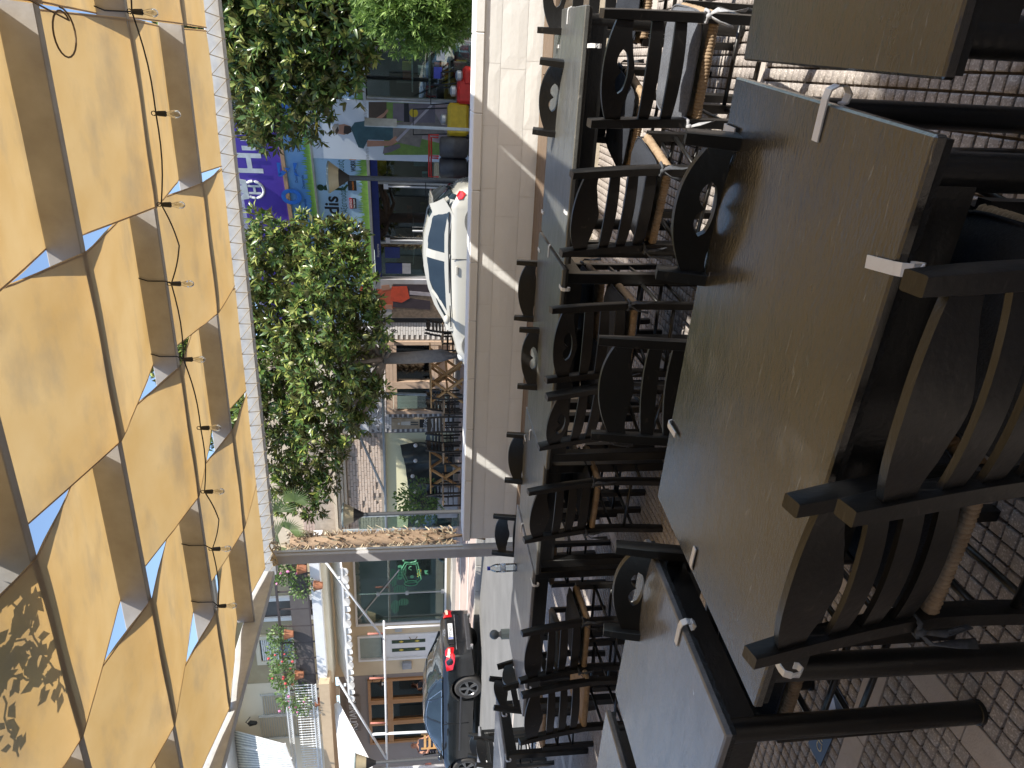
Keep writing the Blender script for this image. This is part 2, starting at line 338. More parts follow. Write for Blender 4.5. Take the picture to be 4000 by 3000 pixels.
me = bpy.data.meshes.new('pavers'); me.vertices.add(n*12); me.vertices.foreach_set('co', T.reshape(-1)); me.loops.add(FA.size); me.loops.foreach_set('vertex_index', FA.reshape(-1))
me.polygons.add(len(FA)); me.polygons.foreach_set('loop_start', np.arange(0, FA.size, 4)); me.update(calc_edges=True); me.materials.append(PAVER); link('pavers', me, bed, True, kind='stuff')
for q in bandx:     # smooth bands, in slabs
    y = Y0
    while y < Y1:
        L = .395
        if not (q > -4.6 and y > 5.8): MB().box((q+.05, y+L/2, -.006), (.096, L-.004, .013), bev=.002).build('smooth_paver', SMOOTH, bed, local=True)
        y += L
for q in bandy:
    xs = sorted([X0]+[b for b in bandx if X0 < b < X1]+[X1])
    for a, b in zip(xs[:-1], xs[1:]):
        a2 = a+.1 if a in bandx else a; nn = 4; st = (b-a2)/nn
        for k in range(nn):
            if q > 5.9 and a2+st*k > -4.6: continue
            MB().box((a2+st*(k+.5), q+.05, -.006), (st-.004, .096, .013), bev=.002).build('smooth_paver', SMOOTH, bed, local=True)
te = MB(); te.box((-27, 6.93, -.05), (45, .09, .11)); te.build('terrace_edge', CONC)['kind'] = 'structure'

# ================================================================== low wall with bench
wall = thing('low_wall', 'white stone-faced low wall with a bench, behind the row of tables', 'wall', (-1.3, 6.4, 0))
MB().box((-1.25, 6.53, .475), (6.66, .36, .95)).build('wall_core', WALLG, wall)
rows = [(.44, .585), (.585, .79), (.79, .925)]
for ri, (za, zb) in enumerate(rows):
    x = 2.05; k = 0
    while x > -4.58:
        L = random.uniform(.42, .56)
        if ri == 1: L = random.uniform(.45, .62)
        xa = max(x-L, -4.58)
        if xa < -4.45: xa = -4.585
        mb = MB(); nx, nz = 5, 3; V = []; F = []
        pr_ = random.uniform(0, .0025)
        for i in range(nx+1):
            for j in range(nz+1):
                xx = x-.001-(x-xa-.002)*i/nx; zz = za+.001+(zb-za-.002)*j/nz; e_ = i in (0, nx) or j in (0, nz)
                V.append((xx, 6.345-(0 if e_ else random.uniform(.0003, .0012))-pr_*(not e_), zz))
        for i in range(nx):
            for j in range(nz): F.append((i*(nz+1)+j, i*(nz+1)+j+1, (i+1)*(nz+1)+j+1, (i+1)*(nz+1)+j))
        mb.add(V, F); mb.build('stone_slab', WALLP, wall); x = xa
        if x <= -4.58: break
x = 2.05
while x > -4.6:
    L = random.uniform(.5, .7); xa = x-L if x-L > -4.4 else -4.6
    MB().box(((x+xa)/2, 6.525, .963), (x-xa-.003, .40, .074), bev=.006).build('coping_stone', WALLP, wall); x = xa
    if x <= -4.6: break
MB().box((-1.25, 6.175, .21), (6.6, .34, .42)).build('bench_base', BASEP, wall)
for k, y in enumerate((5.955, 6.085, 6.215, 6.30)):
    x = 2.05
    while x > -4.5:
        L = random.uniform(1.6, 2.3); xa = max(x-L, -4.56)
        MB().box(((x+xa)/2, y, .44+random.uniform(-.002, .002)), (x-xa-.004, .122 if k < 3 else .05, .035), bev=.004).build('bench_plank', PLANK, wall); x = xa
# ================================================================== pergola with woven canvas
HB, BH, BW = 3.0, .15, .05
perg = thing('pergola', 'grey steel pergola roofed with woven ochre canvas strips over the terrace', 'pergola', (-4.7, 6.4, 0))
BY = [6.40-.05, 5.60, 4.56, 3.51, 2.56, 1.52, .5, -.55]
XL, XR = -4.95, 1.22
for j, y in enumerate(BY[1:]):
    b = MB(); b.box(((XL+XR)/2, y+BW/2, HB+BH/2), (XR-XL-.1, BW, BH), bev=.004); b.build('beam', BEAMP, perg)
MB().box(((XL+XR)/2, 6.50, HB+.005), (XR-XL+.16, .10, .13), bev=.006).build('front_rail', RAILP, perg)
MB().box(((XL+XR)/2, -1.1, HB), (XR-XL+.16, .10, .13), bev=.006).build('back_rail', RAILP, perg)
for xx in (XL, XR+.03):
    MB().box((xx, 2.66, HB+.02), (.09, 7.4, .16), bev=.006).build('side_rail', RAILP, perg)
post = MB().box((-4.735, 6.35, HB/2-.03), (.11, .10, HB-.06), bev=.005).build('post', mat('post_paint', (.50, .49, .50), .45, (.43, .42, .42), 8), perg)
MB().box((-4.674, 6.36, 1.95), (.012, .03, 1.9)).build('post_flange', RAILP, perg)
MB().box((XR, 6.8, HB/2-.03), (.14, .14, HB-.06)).build('post', BEAMP, perg)
knots = MB()
for (za, xa, ya) in ((2.9, -4.7, 6.33), (2.93, -4.66, 6.36)):
    knots.tube([(xa+.09*math.cos(t_), ya+.1*math.sin(t_), za+.03*math.sin(2.3*t_)) for t_ in np.linspace(0, 11, 34)], .008, 5)
knots.build('rope_knot', ROPE, perg)
SB = [1.14, .13, -.88, -1.88, -2.88, -3.88, -4.88]
for i in range(6):
    xr, xl = SB[i], SB[i+1]; V = []; F = []
    keys = []   # (y, z)
    ys = [6.37]+BY[1:]+[-1.0]
    for j, y in enumerate(ys):
        if j == 0: z = HB+.03
        elif j == len(ys)-1: z = HB+.02
        else: z = (HB+BH+.006) if (i+j) % 2 == 0 else (HB-.006)
        keys.append((y+(BW/2 if 0 < j < len(ys)-1 else 0), z))
    ny = 8; prof = []
    for a, b in zip(keys[:-1], keys[1:]):
        for k in range(ny):
            t = k/ny; prof.append((a[0]+(b[0]-a[0])*t, a[1]+(b[1]-a[1])*t-.004*math.sin(PI*t)))
    prof.append(keys[-1]); nx = 10
    for (y, z) in prof:
        fl = .008+.006*math.sin(y*3.1+i*2)
        for k in range(nx+1):
            t = k/nx; xx = xr+.002-fl*.5-(xr-xl-.0-fl)*t
            V.append((xx, y, z-.002*math.sin(PI*t)+.002*math.sin(7*y+9*t+i)+(.004*math.sin(11*y+i) if k in (0, nx) else 0)))
    for a in range(len(prof)-1):
        for k in range(nx): F.append((a*(nx+1)+k, a*(nx+1)+k+1, (a+1)*(nx+1)+k+1, (a+1)*(nx+1)+k))
    mb = MB(); mb.add(V, F); fs = mb.build('canvas_strip', CANVAS, perg, smooth=True)
    hem = MB()
    for xx, k0 in ((xr-.008, 0), (xl+.008, 1)):
        hem.sweep([(xx+(-.004 if k0 == 0 else .004), y, z-.003) for y, z in prof[::2]+[prof[-1]]], [(-.004, 0), (.004, 0), (.004, .0012), (-.004, .0012)])
    hem.build('hem', CANVAS, fs, local=True)
lace = MB(); x = XR-.1; k = 0
while x > XL+.1:
    lace.tube([(x, 6.365, HB+.03), (x-.03, 6.445, HB-.065)], .0035, 4); lace.tube([(x-.03, 6.445, HB-.067), (x-.03, 6.553, HB-.067)], .0035, 4)
    lace.tube([(x-.03, 6.445, HB-.065), (x-.145, 6.365, HB+.03)], .003, 4); x -= .145
lace.build('lacing', ROPE, perg)
# vine tendril on the canvas and its trailing leaves above
ten = MB(); c0 = PZ(245, 130, HB-.03)
ten.tube([(c0.x+.10*math.cos(t)*(1-.02*t), c0.y+.12*math.sin(t)*(1-.03*t), c0.z-.006) for t in np.linspace(0, 7.2, 26)]+[(c0.x+.11, c0.y-.25, c0.z)], .004, 5)
ten.build('tendril', mat('twig', (.16, .1, .05), .8), None); tag(bpy.data.objects['tendril'], 'thin curled brown vine tendril hanging under the canvas', 'vine')
# string lights
cpts = [(-200, 480), (45, 515), (443, 609), (799, 630), (960, 700), (1108, 669), (1404, 717), (1672, 784), (1921, 799), (2030, 855), (2145, 829), (2368, 853)]
wp = [PY(xp, yp, 4.50) for (yp, xp) in cpts]
sl_ = thing('string_lights', 'black festoon cable with clear glass bulbs strung under the canvas', 'string lights', (wp[3].x, 4.5, 2.9))
cb = MB(); path = []
for a, b in zip(wp[:-1], wp[1:]):
    for k in range(6): t = k/6; p = a.lerp(b, t); path.append(p-Vector((0, 0, .035*math.sin(PI*t)*(a-b).length)))
path.append(wp[-1]); cb.tube(path, .0042, 6); cb.build('cable', BLACK, sl_)
BULB = glass('bulb_glass', (.93, .93, .9), .12)
FIL = mat('filament', (.7, .5, .25), .4)
for i in (1, 2, 3, 5, 6, 7, 8, 10, 11):
    p = wp[i]; tl = random.uniform(-.2, .2)
    s = MB(); s.lathe([(.006, .012), (.012, .008), (.014, -.004), (.016, -.040), (.011, -.041)], (p.x, p.y, p.z-.012), 12); s.tube([(p.x+.012*math.cos(a), p.y, p.z+.012+.012*math.sin(a)) for a in np.linspace(-1.5, 4.7, 10)], .003, 5)
    so_ = s.build('socket', BLACK, sl_, smooth=2)
    b = MB(); b.lathe([(.010, -.05), (.012, -.065), (.020, -.088), (.023, -.103), (.020, -.118), (.010, -.129), (.0001, -.132)], (p.x, p.y, p.z), 14); b.build('bulb', BULB, so_, smooth=True, local=True)
    f = MB()
    for a in range(5): f.tube([(p.x+.004*math.cos(a*1.3), p.y+.004*math.sin(a*1.3), p.z-.07), (p.x+.007*math.cos(a*1.3), p.y+.007*math.sin(a*1.3), p.z-.11)], .0008, 4)
    f.build('filament', FIL, so_, local=True)
ties = MB()
for yp in (45, 1108, 1404, 2145, 2368):
    i = [c[0] for c in cpts].index(yp); p = wp[i]
    ties.tube([p, (p.x, 4.55, HB-.008), (p.x, 4.552, HB+.10), (p.x+.02, 4.55, HB+.155)], .004, 5)
ties.build('cable_tie', BLACK, sl_)

# ================================================================== tables
def table(name_loc, L, W, rz, top, label, leg='round', group='black tables on the terrace', h=.75):
    t = thing('table', label, 'table', name_loc, rz, group)
    tb = MB(); nx, ny = 12, 8
    tb.box((0, 0, h-.011), (L, W, .022), bev=.004); tb.build('tabletop', top, t, local=True)
    MB().box((0, 0, h-.029), (L-.012, W-.012, .012)).build('top_edge', EDGEW, t, local=True)
    il, iw = L-.10, W-.09
    ap = MB()
    for s in (-1, 1):
        ap.box((0, s*iw/2, h-.075), (il, .03, .08)); ap.box((s*il/2, 0, h-.075), (.03, iw-.03, .08))
    ap.build('apron', STEEL, t, local=True)
    for sx in (-1, 1):
        for sy in (-1, 1):
            m_ = MB(); xx, yy = sx*(il/2-.01), sy*(iw/2-.01)
            if leg == 'round': m_.lathe([(.03, .004), (.031, .02), (.031, h-.04)], (xx, yy, 0), 18); m_.lathe([(.034, 0), (.034, .012), (.03, .014)], (xx, yy, 0), 18)
            else: m_.box((xx, yy, (h-.04)/2), (.055, .055, h-.04), bev=.003)
            m_.build('leg', STEEL, t, smooth=2, local=True)
    # angle irons bracing under the top
    for s in (-1, 1): MB().bar((s*(il/2-.16), -iw/2+.02, h-.10), (s*(il/2-.16), iw/2-.02, h-.10), .03, .03).build('cross_bar', STEEL, t, local=True)
    return t
T1 = table((-.645, 1.435, 0), 1.225, .77, math.radians(-4.6), TOP1, 'large dark brown table in the foreground, reflecting the ochre canvas')
T1.rotation_euler.x = math.radians(-.9)
T2 = table((.62, 1.37, 0), 1.2, .70, math.radians(-2), TOP1, 'dark grey scuffed table at the top right of the photo, beyond the narrow gap')
T3 = table((-1.825, 1.60, 0), .76, .72, math.radians(-5.5), TOP5, 'small square table reflecting blue sky, left of the large brown one')
T0 = table((-2.76, 1.74, 0), .80, .70, math.radians(-3), TOP5, 'table corner with rounded black edge at the left of the small square table')
TA = table((-.32, 3.86, 0), 1.16, .72, math.radians(-1.5), TOP3, 'long grey table at the right end of the row along the wall', 'round')
TB = table((-1.52, 3.94, 0), 1.195, .75, math.radians(-2.0), TOP3, 'second table from the right in the row along the wall', 'square')
TC = table((-2.54, 4.05, 0), .82, .75, math.radians(-1), TOP3, 'short table in the wall row whose left end meets the chair back', 'square', h=.745)
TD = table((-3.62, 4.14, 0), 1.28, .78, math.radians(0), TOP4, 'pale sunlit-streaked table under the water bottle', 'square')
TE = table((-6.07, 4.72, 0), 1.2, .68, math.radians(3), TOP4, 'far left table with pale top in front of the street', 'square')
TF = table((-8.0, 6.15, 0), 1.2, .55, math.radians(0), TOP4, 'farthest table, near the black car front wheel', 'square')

# ================================================================== chairs
PX_ = .178
def chair_proto(label, hole=True, slats=3, cushion=CUSH, strap=STRAP, loc=(0, 0, 0), rz=0, solid_low=False):
    t = thing('chair', label, 'chair', loc, rz, 'black ladder-back chairs on the terrace')
    def backy(z): return -.165-(max(0, z-.42)/.46)**1.3*.085+(.02*max(0, .3-z)/.3)*-1
    for s in (-1, 1):
        m_ = MB(); pts = [(s*PX_, backy(z), z) for z in np.linspace(0, .865, 11)]
        m_.sweep(pts, [(-.015, -.022), (.015, -.022), (.017, -.018), (.017, .018), (.015, .022), (-.015, .022), (-.017, .018), (-.017, -.018)], up=Vector((0, 1, 0)), scl=[.92]+[1]*8+[.98, .86]); m_.build('back_post', WOOD, t, smooth=2, local=True)
        m_ = MB(); m_.sweep([(s*(PX_+.012), .185, 0), (s*(PX_+.012), .185, .44)], [(-.018, -.018), (.018, -.018), (.018, .018), (-.018, .018)], up=Vector((0, 1, 0)), scl=[.9, 1]); m_.build('front_leg', WOOD, t, local=True)
    # crest rail, gently bowed, arched, with a moustache-shaped hand hole
    def bow(x): return -.028*(1-(x/PX_)**2)
    N = 33; V = []; F = []; xs = np.linspace(-PX_+.012, PX_-.012, N)
    def crest(sel):
        V = []; F = []; m = 0
        for k, x_ in enumerate(xs):
            u = abs(x_)/PX_; zt = .800+.045*max(0, 1-u**2.2)+.0*u; zb = .742-.016*math.cos(PI*u)**2*(u < .5)+.008*(u > .5)*math.sin(PI*(u-.5)*2)
            inh = hole and abs(x_) < .072
            hh = .016*math.sqrt(max(0, 1-(x_/.072)**2)); hm = .782-.010*(1-abs(x_)/.072); uu = abs(x_)/.072; ht = .778+.017*math.sin(PI*min(1, uu))**.8*(1 if uu < 1 else 0)-.004*max(0, 1-uu*5); hb = min(ht-.0005, .776-.026*math.sqrt(max(0, 1-uu*uu)))
            if inh: lo, hi = (zb, hb) if sel == 0 else (ht, zt)
            else: mid = .777; lo, hi = (zb, mid) if sel == 0 else (mid, zt)
            y0 = backy((lo+hi)/2)+bow(x_)
            V += [(x_, backy(lo)+bow(x_)-.009, lo), (x_, backy(hi)+bow(x_)-.009, hi), (x_, backy(hi)+bow(x_)+.009, hi), (x_, backy(lo)+bow(x_)+.009, lo)]
        for k in range(len(xs)-1):
            for j in range(4):
                if not hole or abs((xs[k]+xs[k+1])/2) > .075:
                    if (sel == 0 and j == 1) or (sel == 1 and j == 3): continue
                F.append((k*4+j, k*4+(j+1) % 4, (k+1)*4+(j+1) % 4, (k+1)*4+j))
        return V, F
    m_ = MB()
    for sel in (0, 1): V, F = crest(sel); m_.add(V, F)
    m_.build('crest_rail', WOOD, t, smooth=2, local=True)
    zs = {2: (.655, .565), 3: (.672, .592, .512)}[slats]
    for z in zs:
        m_ = MB(); V = []; F = []; xs2 = np.linspace(-PX_+.01, PX_-.01, 11)
        for x_ in xs2:
            u = abs(x_)/PX_; hz = .021+.005*(1-u*u)
            V += [(x_, backy(z-hz)+bow(x_)-.007, z-hz), (x_, backy(z+hz)+bow(x_)-.007, z+hz), (x_, backy(z+hz)+bow(x_)+.007, z+hz), (x_, backy(z-hz)+bow(x_)+.007, z-hz)]
        for k in range(10):
            for j in range(4): F.append((k*4+j, k*4+(j+1) % 4, (k+1)*4+(j+1) % 4, (k+1)*4+j))
        m_.add(V, F); m_.build('slat', WOOD, t, smooth=2, local=True)
    for z in (.16, .29):
        for s in (-1, 1): MB().tube([(s*PX_, backy(z), z+.02), (s*(PX_+.012), .185, z+.02)], .0095, 8).build('stretcher', WOOD, t, smooth=True, local=True)
    MB().tube([(-PX_, .185, .19), (PX_, .185, .19)], .0095, 8).build('stretcher', WOOD, t, smooth=True, local=True)
    MB().tube([(-PX_, .185, .31), (PX_, .185, .31)], .0095, 8).build('stretcher', WOOD, t, smooth=True, local=True)
    MB().tube([(-PX_, backy(.24), .24), (PX_, backy(.24), .24)], .0095, 8).build('stretcher', WOOD, t, smooth=True, local=True)
    # rush seat: wound strands, each rail a stack of rounded coils
    sm = MB(); R_ = random.Random(3)
    def coil(c, axis, r1, r2, w_):
        n_ = 10; pts = []
        for k in range(n_):
            a = 2*PI*k/n_; ca, sa = math.cos(a), math.sin(a); j = R_.uniform(.94, 1.05)
            off = Vector((0, r1*ca*j, r2*sa*j)) if axis == 0 else Vector((r1*ca*j, 0, r2*sa*j)); pts.append(Vector(c)+off)
        ax_ = Vector((1, 0, 0)) if axis == 0 else Vector((0, 1, 0)); V = []
        for q in (-1, -.3, .3, 1):
            sc_ = .84 if abs(q) == 1 else 1.
            for p in pts: V.append(Vector(c)+(p-Vector(c))*sc_+ax_*q*w_/2+ax_*R_.uniform(-.0006, .0006))
        F = [(i*n_+j, i*n_+(j+1) % n_, (i+1)*n_+(j+1) % n_, (i+1)*n_+j) for i in range(3) for j in range(n_)]
        sm.add(V, F)
    nst = 30
    for k in range(nst):
        xx = -PX_+.004+(2*PX_-.008)*(k+.5)/nst; w_ = 2*PX_/nst*1.12
        coil((xx, .19, .437), 0, .020, .021, w_); coil((xx, -.165, .437), 0, .019, .019, w_)
    for k in range(28):
        yy = -.16+.345*(k+.5)/28
        for s in (-1, 1): coil((s*(PX_+.004), yy, .437), 1, .019, .019, .345/28*1.12)
    V = [(-PX_, -.16, .445), (PX_, -.16, .445), (PX_+.01, .19, .452), (-PX_-.01, .19, .452), (0, .01, .436)]; sm.add(V, [(0, 1, 4), (1, 2, 4), (2, 3, 4), (3, 0, 4)])
    sm.add([(v[0], v[1], v[2]-.02) for v in V], [(0, 4, 1), (1, 4, 2), (2, 4, 3), (3, 4, 0)])
    sm.build('rush_seat', RUSH, t, smooth=True, local=True)
    if cushion:
        cm = MB(); n_ = 15; V = []; F = []
        def hgt(u, v):
            e_ = max(abs(u), abs(v)); r_ = (1-min(1, (abs(u)**5+abs(v)**5)**(1/5))**3.0)
            tuft = 1-.35*math.exp(-((abs(u)-.38)**2+(abs(v)-.38)**2)/.02)-.12*math.exp(-(u*u)/.01)-.12*math.exp(-(v*v)/.01)
            return .026*max(0, r_)**.5*tuft
        for sgn in (1, -1):
            for i in range(n_):
                for j in range(n_):
                    u = -1+2*i/(n_-1); v = -1+2*j/(n_-1)
                    cc = 1-.06*(u*v)**2*1.0; xx = u*.195*cc; yy = .015+v*.195*cc; z = .482+sgn*(hgt(u, v) if sgn > 0 else hgt(u, v)*.7)
                    V.append((xx, yy, z+.003*math.sin(9*u+3*v)))
        for sgn in (0, 1):
            for i in range(n_-1):
                for j in range(n_-1):
                    a = sgn*n_*n_+i*n_+j; q = (a, a+n_, a+n_+1, a+1); F.append(q if sgn == 0 else q[::-1])
        cm.add(V, F); co = cm.build('cushion', cushion, t, smooth=True, local=True)
        pm = MB(); loop = [(.195*math.copysign(abs(math.cos(a))**.35, math.cos(a)), .015+.195*math.copysign(abs(math.sin(a))**.35, math.sin(a)), .482) for a in np.linspace(0, 2*PI, 41)]
        pm.tube(loop, .004, 5); pm.build('piping', cushion, co, smooth=True, local=True)
        for s in (-1, 1):
            m_ = MB(); bx, by = s*(PX_), -.17
            m_.tube([(bx-.02*s, -.14, .485), (bx-.012*s, -.2, .478), (bx+.022*s, -.2, .474), (bx+.024*s, -.15, .47), (bx, -.145, .468)], .006, 5)
            m_.sweep([(bx+.012*s, -.2, .475), (bx+.03*s, -.215, .45), (bx+.028*s, -.22, .40), (bx+.035*s, -.215, .345)], [(-.011, -.0015), (.011, -.0015), (.011, .0015), (-.011, .0015)], scl=[.4, .8, 1, 1])
            m_.sweep([(bx+.010*s, -.2, .475), (bx-.008*s, -.225, .44), (bx-.02*s, -.22, .385)], [(-.009, -.0015), (.009, -.0015), (.009, .0015), (-.009, .0015)], scl=[.4, .8, 1])
            m_.ball((bx+.008*s, -.2, .472), .011, 8); m_.build('cushion_tie', strap, t, smooth=True, local=True)
    return t
FARZ = -50
pA = chair_proto('', True, 3, CUSH, STRAP); pB = chair_proto('', False, 3, CUSH, STRAP); pC = chair_proto('', False, 3, None, STRAP); pD = chair_proto('', True, 2, CUSHG, STRAPL)
used = set()
def chair(proto, px1, px2, facing, label, zt=.855, ang=None):
    """stand a chair so that the tops of its two back posts come where the survey puts them"""
    a = PZ(*px1, zt); b = PZ(*px2, zt); m = (a+b)/2; v = a-b; th = math.atan2(v.y, v.x) if ang is None else math.radians(ang)
    if facing < 0: th += PI
    off = Vector((-math.sin(th), math.cos(th), 0))*.248   # origin lies in front of the post tops
    loc = (m.x+off.x, m.y+off.y, 0)
    if proto in used: return dup(proto, loc, th, label)
    used.add(proto); proto.location = loc; proto.rotation_euler = (0, 0, th); proto['label'] = label; return proto
chair(pB, (3568, 1163), (3327, 1964), 1, 'nearest chair, its back towards us at the near edge of the large brown table', .86)
chair(pB, (3104, 1965), (2935, 2579), 1, 'foreground chair with plain crest rail, at the near left corner of the large brown table', .86)
chair(pA, (2667, 543), (2557, 1050), -1, 'chair with large moustache-shaped hole facing us across the large brown table', .87, ang=-13)
chair(pB, (2343, 1340), (2315, 1686), -1, 'plain arched chair back across the large brown table, towards its far left corner', .86)
chair(pD, (2360, 72), (2314, 464), 1, 'chair with sunlit pale cushion and white ties near the wall row right end')
chair(pB, (2242, 680), (2199, 991), 1, 'chair with grey cushion and white ties, second from the right before the wall row')
chair(pA, (2159, 1222), (2140, 1475), 1, 'chair with hole in its crest and drooping grey tie, before the wall row')
chair(pA, (2144, 1539), (2108, 1758), 1, 'tilted chair with narrow hole, left of the drooping grey tie')
chair(pB, (2070, 1911), (2051, 2122), 1, 'dark chair with woven seat edge showing, before the table beside the pergola post')
chair(pA, (2418, 2126), (2367, 2464), -1, 'chair with rounded hole facing us across the small square table')
chair(pB, (2044, 2482), (2035, 2654), 1, 'chair with black cushion tied on, in front of the water bottle table')
chair(pC, (2044, 2717), (2035, 2898), 1, 'chair with bare straw seat and no cushion, left of the tied black cushion')
chair(pA, (2119, 239), (2086, 507), -1, 'chair with hole in its crest, against the wall at the right end of the row', ang=-18)
chair(pB, (2025, 1031), (2015, 1233), -1, 'plain chair back rising in front of the white wall beside the second light stripe')
chair(pA, (2035, 1300), (2028, 1495), -1, 'low chair back with hole, its post catching light before the white wall')
chair(pB, (1985, 1694), (1977, 1876), -1, 'chair crossed by the left light stripe in front of the white wall')
chair(pB, (1932, 2016), (1926, 2155), -1, 'chair nearest the pergola post, beside the water bottle')
chair(pC, (1947, 2602), (1971, 2696), 1, 'chair seen edge-on at the left end of the water bottle table', ang=-70)
chair(pC, (1916, 2648), (1934, 2765), 1, 'chair facing left towards the far left table with pale top', ang=97)
chair(pC, (1833, 2862), (1830, 2955), -1, 'farthest chair, behind the farthest table, in front of the black car')
def stand(proto, x, y, rz, label, z=0, grp=None): return dup(proto, (x, y, z), math.radians(rz), label, grp)
q0 = PZ(2455, -20, .48); stand(pA, q0.x, q0.y, 176, 'chair at the top right corner, its cushion beyond the right end of the wall row')
stand(pB, -5.75, 4.0, 2, 'chair on the near side of the far left table with pale top')
stand(pC, -7.2, 5.7, 93, 'chair at the right end of the farthest table')
# ================================================================== clips on the table edges, bottle, flyer
def clip(px, rot, label, z=.75, s=1.):
    p = PZ(*px, z)
    m_ = MB(); w_ = .0085*s; pts = [(.0, .058*s, .003), (.0, 0, .004), (0, -.012*s, .001), (0, -.018*s, -.012), (0, -.017*s, -.03), (0, -.008*s, -.04), (0, .004*s, -.036), (0, .006*s, -.028)]
    m_.sweep(pts, [(-w_, -.0016), (w_, -.0016), (w_, .0016), (-w_, .0016)], up=Vector((0, 0, 1)))
    o = m_.build('tablecloth_clip', WHITEP, None, smooth=False); o.location = p; o.rotation_euler = (0, 0, math.radians(rot)); tag(o, label, 'clip', 'white tablecloth clips'); return o
k4 = 1.659
clip((3500, 1048), 6, 'white clip on the near long edge of the large brown table', z=.757, s=1.25)
clip((3232, 385), 84, 'long white clip in the gap between the two dark foreground tables', s=1.3)
clip((2838, 500), 176, 'small white clip end on the far edge, right corner of the brown table')
clip((2617, 1660), 176, 'white clip on the far edge at the left of the large brown table')
clip((2704, 2205), 266, 'white clip on the left end of the large brown table')
clip((3055, 2612), 355, 'white clip behind the foreground plain chair on the near edge', z=.757)
clip((2468, 2368), 176, 'white clip on the far edge of the small square table')
clip((2660, 2448), 84, 'white clip on the right edge of the small square table, loop hanging down', s=1.2)
for px, rt, lb in (((2222, 42), 84, 'white clip on the right end of the wall row'), ((2310, 178), 0, 'white clip on the near edge of the rightmost wall row table'), ((2178, 182), 180, 'white clip on the far edge of the rightmost wall row table'),
    ((2214, 832), 0, 'white clip on the near edge left of the first light stripe'), ((2118, 825), 180, 'white clip on the far edge left of the first light stripe'), ((2146, 965), 88, 'white clip where the two right wall row tables meet'),
    ((2104, 972), 180, 'tiny white clip on the far edge where two tables meet'), ((2195, 1128), 0, 'white clip on the near edge right of the hole-crested chair'), ((2063, 1452), 180, 'white clip below the low chair back with hole'),
    ((2071, 1687), 92, 'white clip hooked on the raised table end'), ((2050, 1706), 180, 'white clip at the far edge by the left light stripe'), ((2038, 2052), 92, 'white clip on the end edge by the pergola post chair'),
    ((2081, 2282), 0, 'white clip with round loop before the water bottle'), ((2053, 2688), 0, 'white clip beside the bare straw seat chair'), ((1963, 2792), 0, 'white clip at the right of the far left table'),
    ((1978, 2968), 0, 'white clip at the bottom edge of the photo on the far left table'), ((1889, 2975), 0, 'white clip on the farthest table')):
    clip(px, rt, lb)
bt = PZ(2018, 2216, .75)
bo = thing('water_bottle', 'clear plastic water bottle with a blue cap standing on the pale table', 'bottle', bt)
PET = glass('clear_plastic', (.9, .94, .97), .10)
prof = [(.001, .0), (.028, .002), (.032, .012)]
for k in range(9): prof += [(.0325, .016+k*.014), (.0300, .023+k*.014)]
prof += [(.032, .145), (.031, .158), (.022, .182), (.013, .198), (.0125, .206)]
MB().lathe([(r, z) for r, z in prof], (0, 0, 0), 20).build('bottle_body', PET, bo, smooth=True, local=True)
MB().lathe([(.0145, .198), (.0148, .218), (.0135, .22), (.0001, .22)], (0, 0, 0), 16).build('cap', mat('blue_cap', (.03, .05, .6), .35), bo, smooth=2, local=True)
MB().lathe([(.0334, .085), (.0334, .12)], (0, 0, 0), 20).build('label', mat('bottle_label', (.3, .45, .7), .4, (.8, .85, .9), 60, .2), bo, smooth=True, local=True)
fp = PZ(3235, 2830, 0)
fl = thing('flyer', 'glossy dark blue flyer with gold lettering lying on the paving', 'flyer', (fp.x, fp.y, .001), math.radians(-6))
MB().box((0, 0, .003), (.36, .095, .003)).build('card', mat('flyer_print', (.008, .009, .022), .32, (.01, .01, .015), 18, .4), fl, local=True)
tm = MB(); textmb(tm, 'Choco', (-.13, -.03, .0055), (1, .3, 0), (-.3, 1, 0), .035); tm.build('gold_lettering', mat('gold_print', (.7, .5, .12), .3), fl, local=True)
MB().poly([(.0, -.047, .0052), (.07, -.047, .0052), (.15, .047, .0052), (.03, .047, .0052)], (0, 0, 1), .0005).build('pale_band', mat('flyer_pale', (.45, .5, .62), .2), fl, local=True)
lv = MB()
for k in range(26):
    x_, y_ = random.uniform(-3.2, .4), random.uniform(1.1, 4.5); a = random.uniform(0, 6.3); r_ = random.uniform(.012, .028); c_, s_ = math.cos(a), math.sin(a)
    lv.add([(x_-r_*c_, y_-r_*s_, .004), (x_+r_*.35*s_, y_-r_*.35*c_, .009), (x_+r_*c_, y_+r_*s_, .005), (x_-r_*.35*s_, y_+r_*.35*c_, .008)], [(0, 1, 2, 3)])
tag(lv.build('fallen_leaves', mat('dry_leaf', (.34, .2, .08), .8)), 'small dry leaves scattered on the paving', 'leaves', kind='stuff')

# ================================================================== LEFT BUILDING (house with balconies, shop, grill house)
BX = Vector((1, 0, 0)); UPV = Vector((0, 0, 1)); FRONT = Vector((0, -1, 0))
def quadXZ(mb, pts, Y, th=.03):      # outline in photo pixels on the plane Y, thickened backwards
    return mb.poly([PY(x, y, Y) for x, y in pts], FRONT, th)
def rect(mb, Y, ya, yb, xa, xb, th=.03, grow=0):   # ya<yb photo rows (right..left), xa<xb photo columns (top..bottom) -> upright box
    a = PY((xa+xb)/2, yb, Y); b = PY((xa+xb)/2, ya, Y); ym = (ya+yb)/2; zt = PY(xa, ym, Y).z; zb = PY(xb, ym, Y).z
    mb.box(((a.x+b.x)/2, Y+th/2, (zt+zb)/2), (b.x-a.x+grow, th, zt-zb+grow)); return a.x, b.x, zb, zt
CREAM = mat('cream_render', (.66, .55, .38), .85, (.57, .46, .31), 2, .9, .2, 50)
CREAML = mat('pale_cream_render', (.75, .68, .55), .85, (.66, .6, .48), 2, .9, .2, 50)
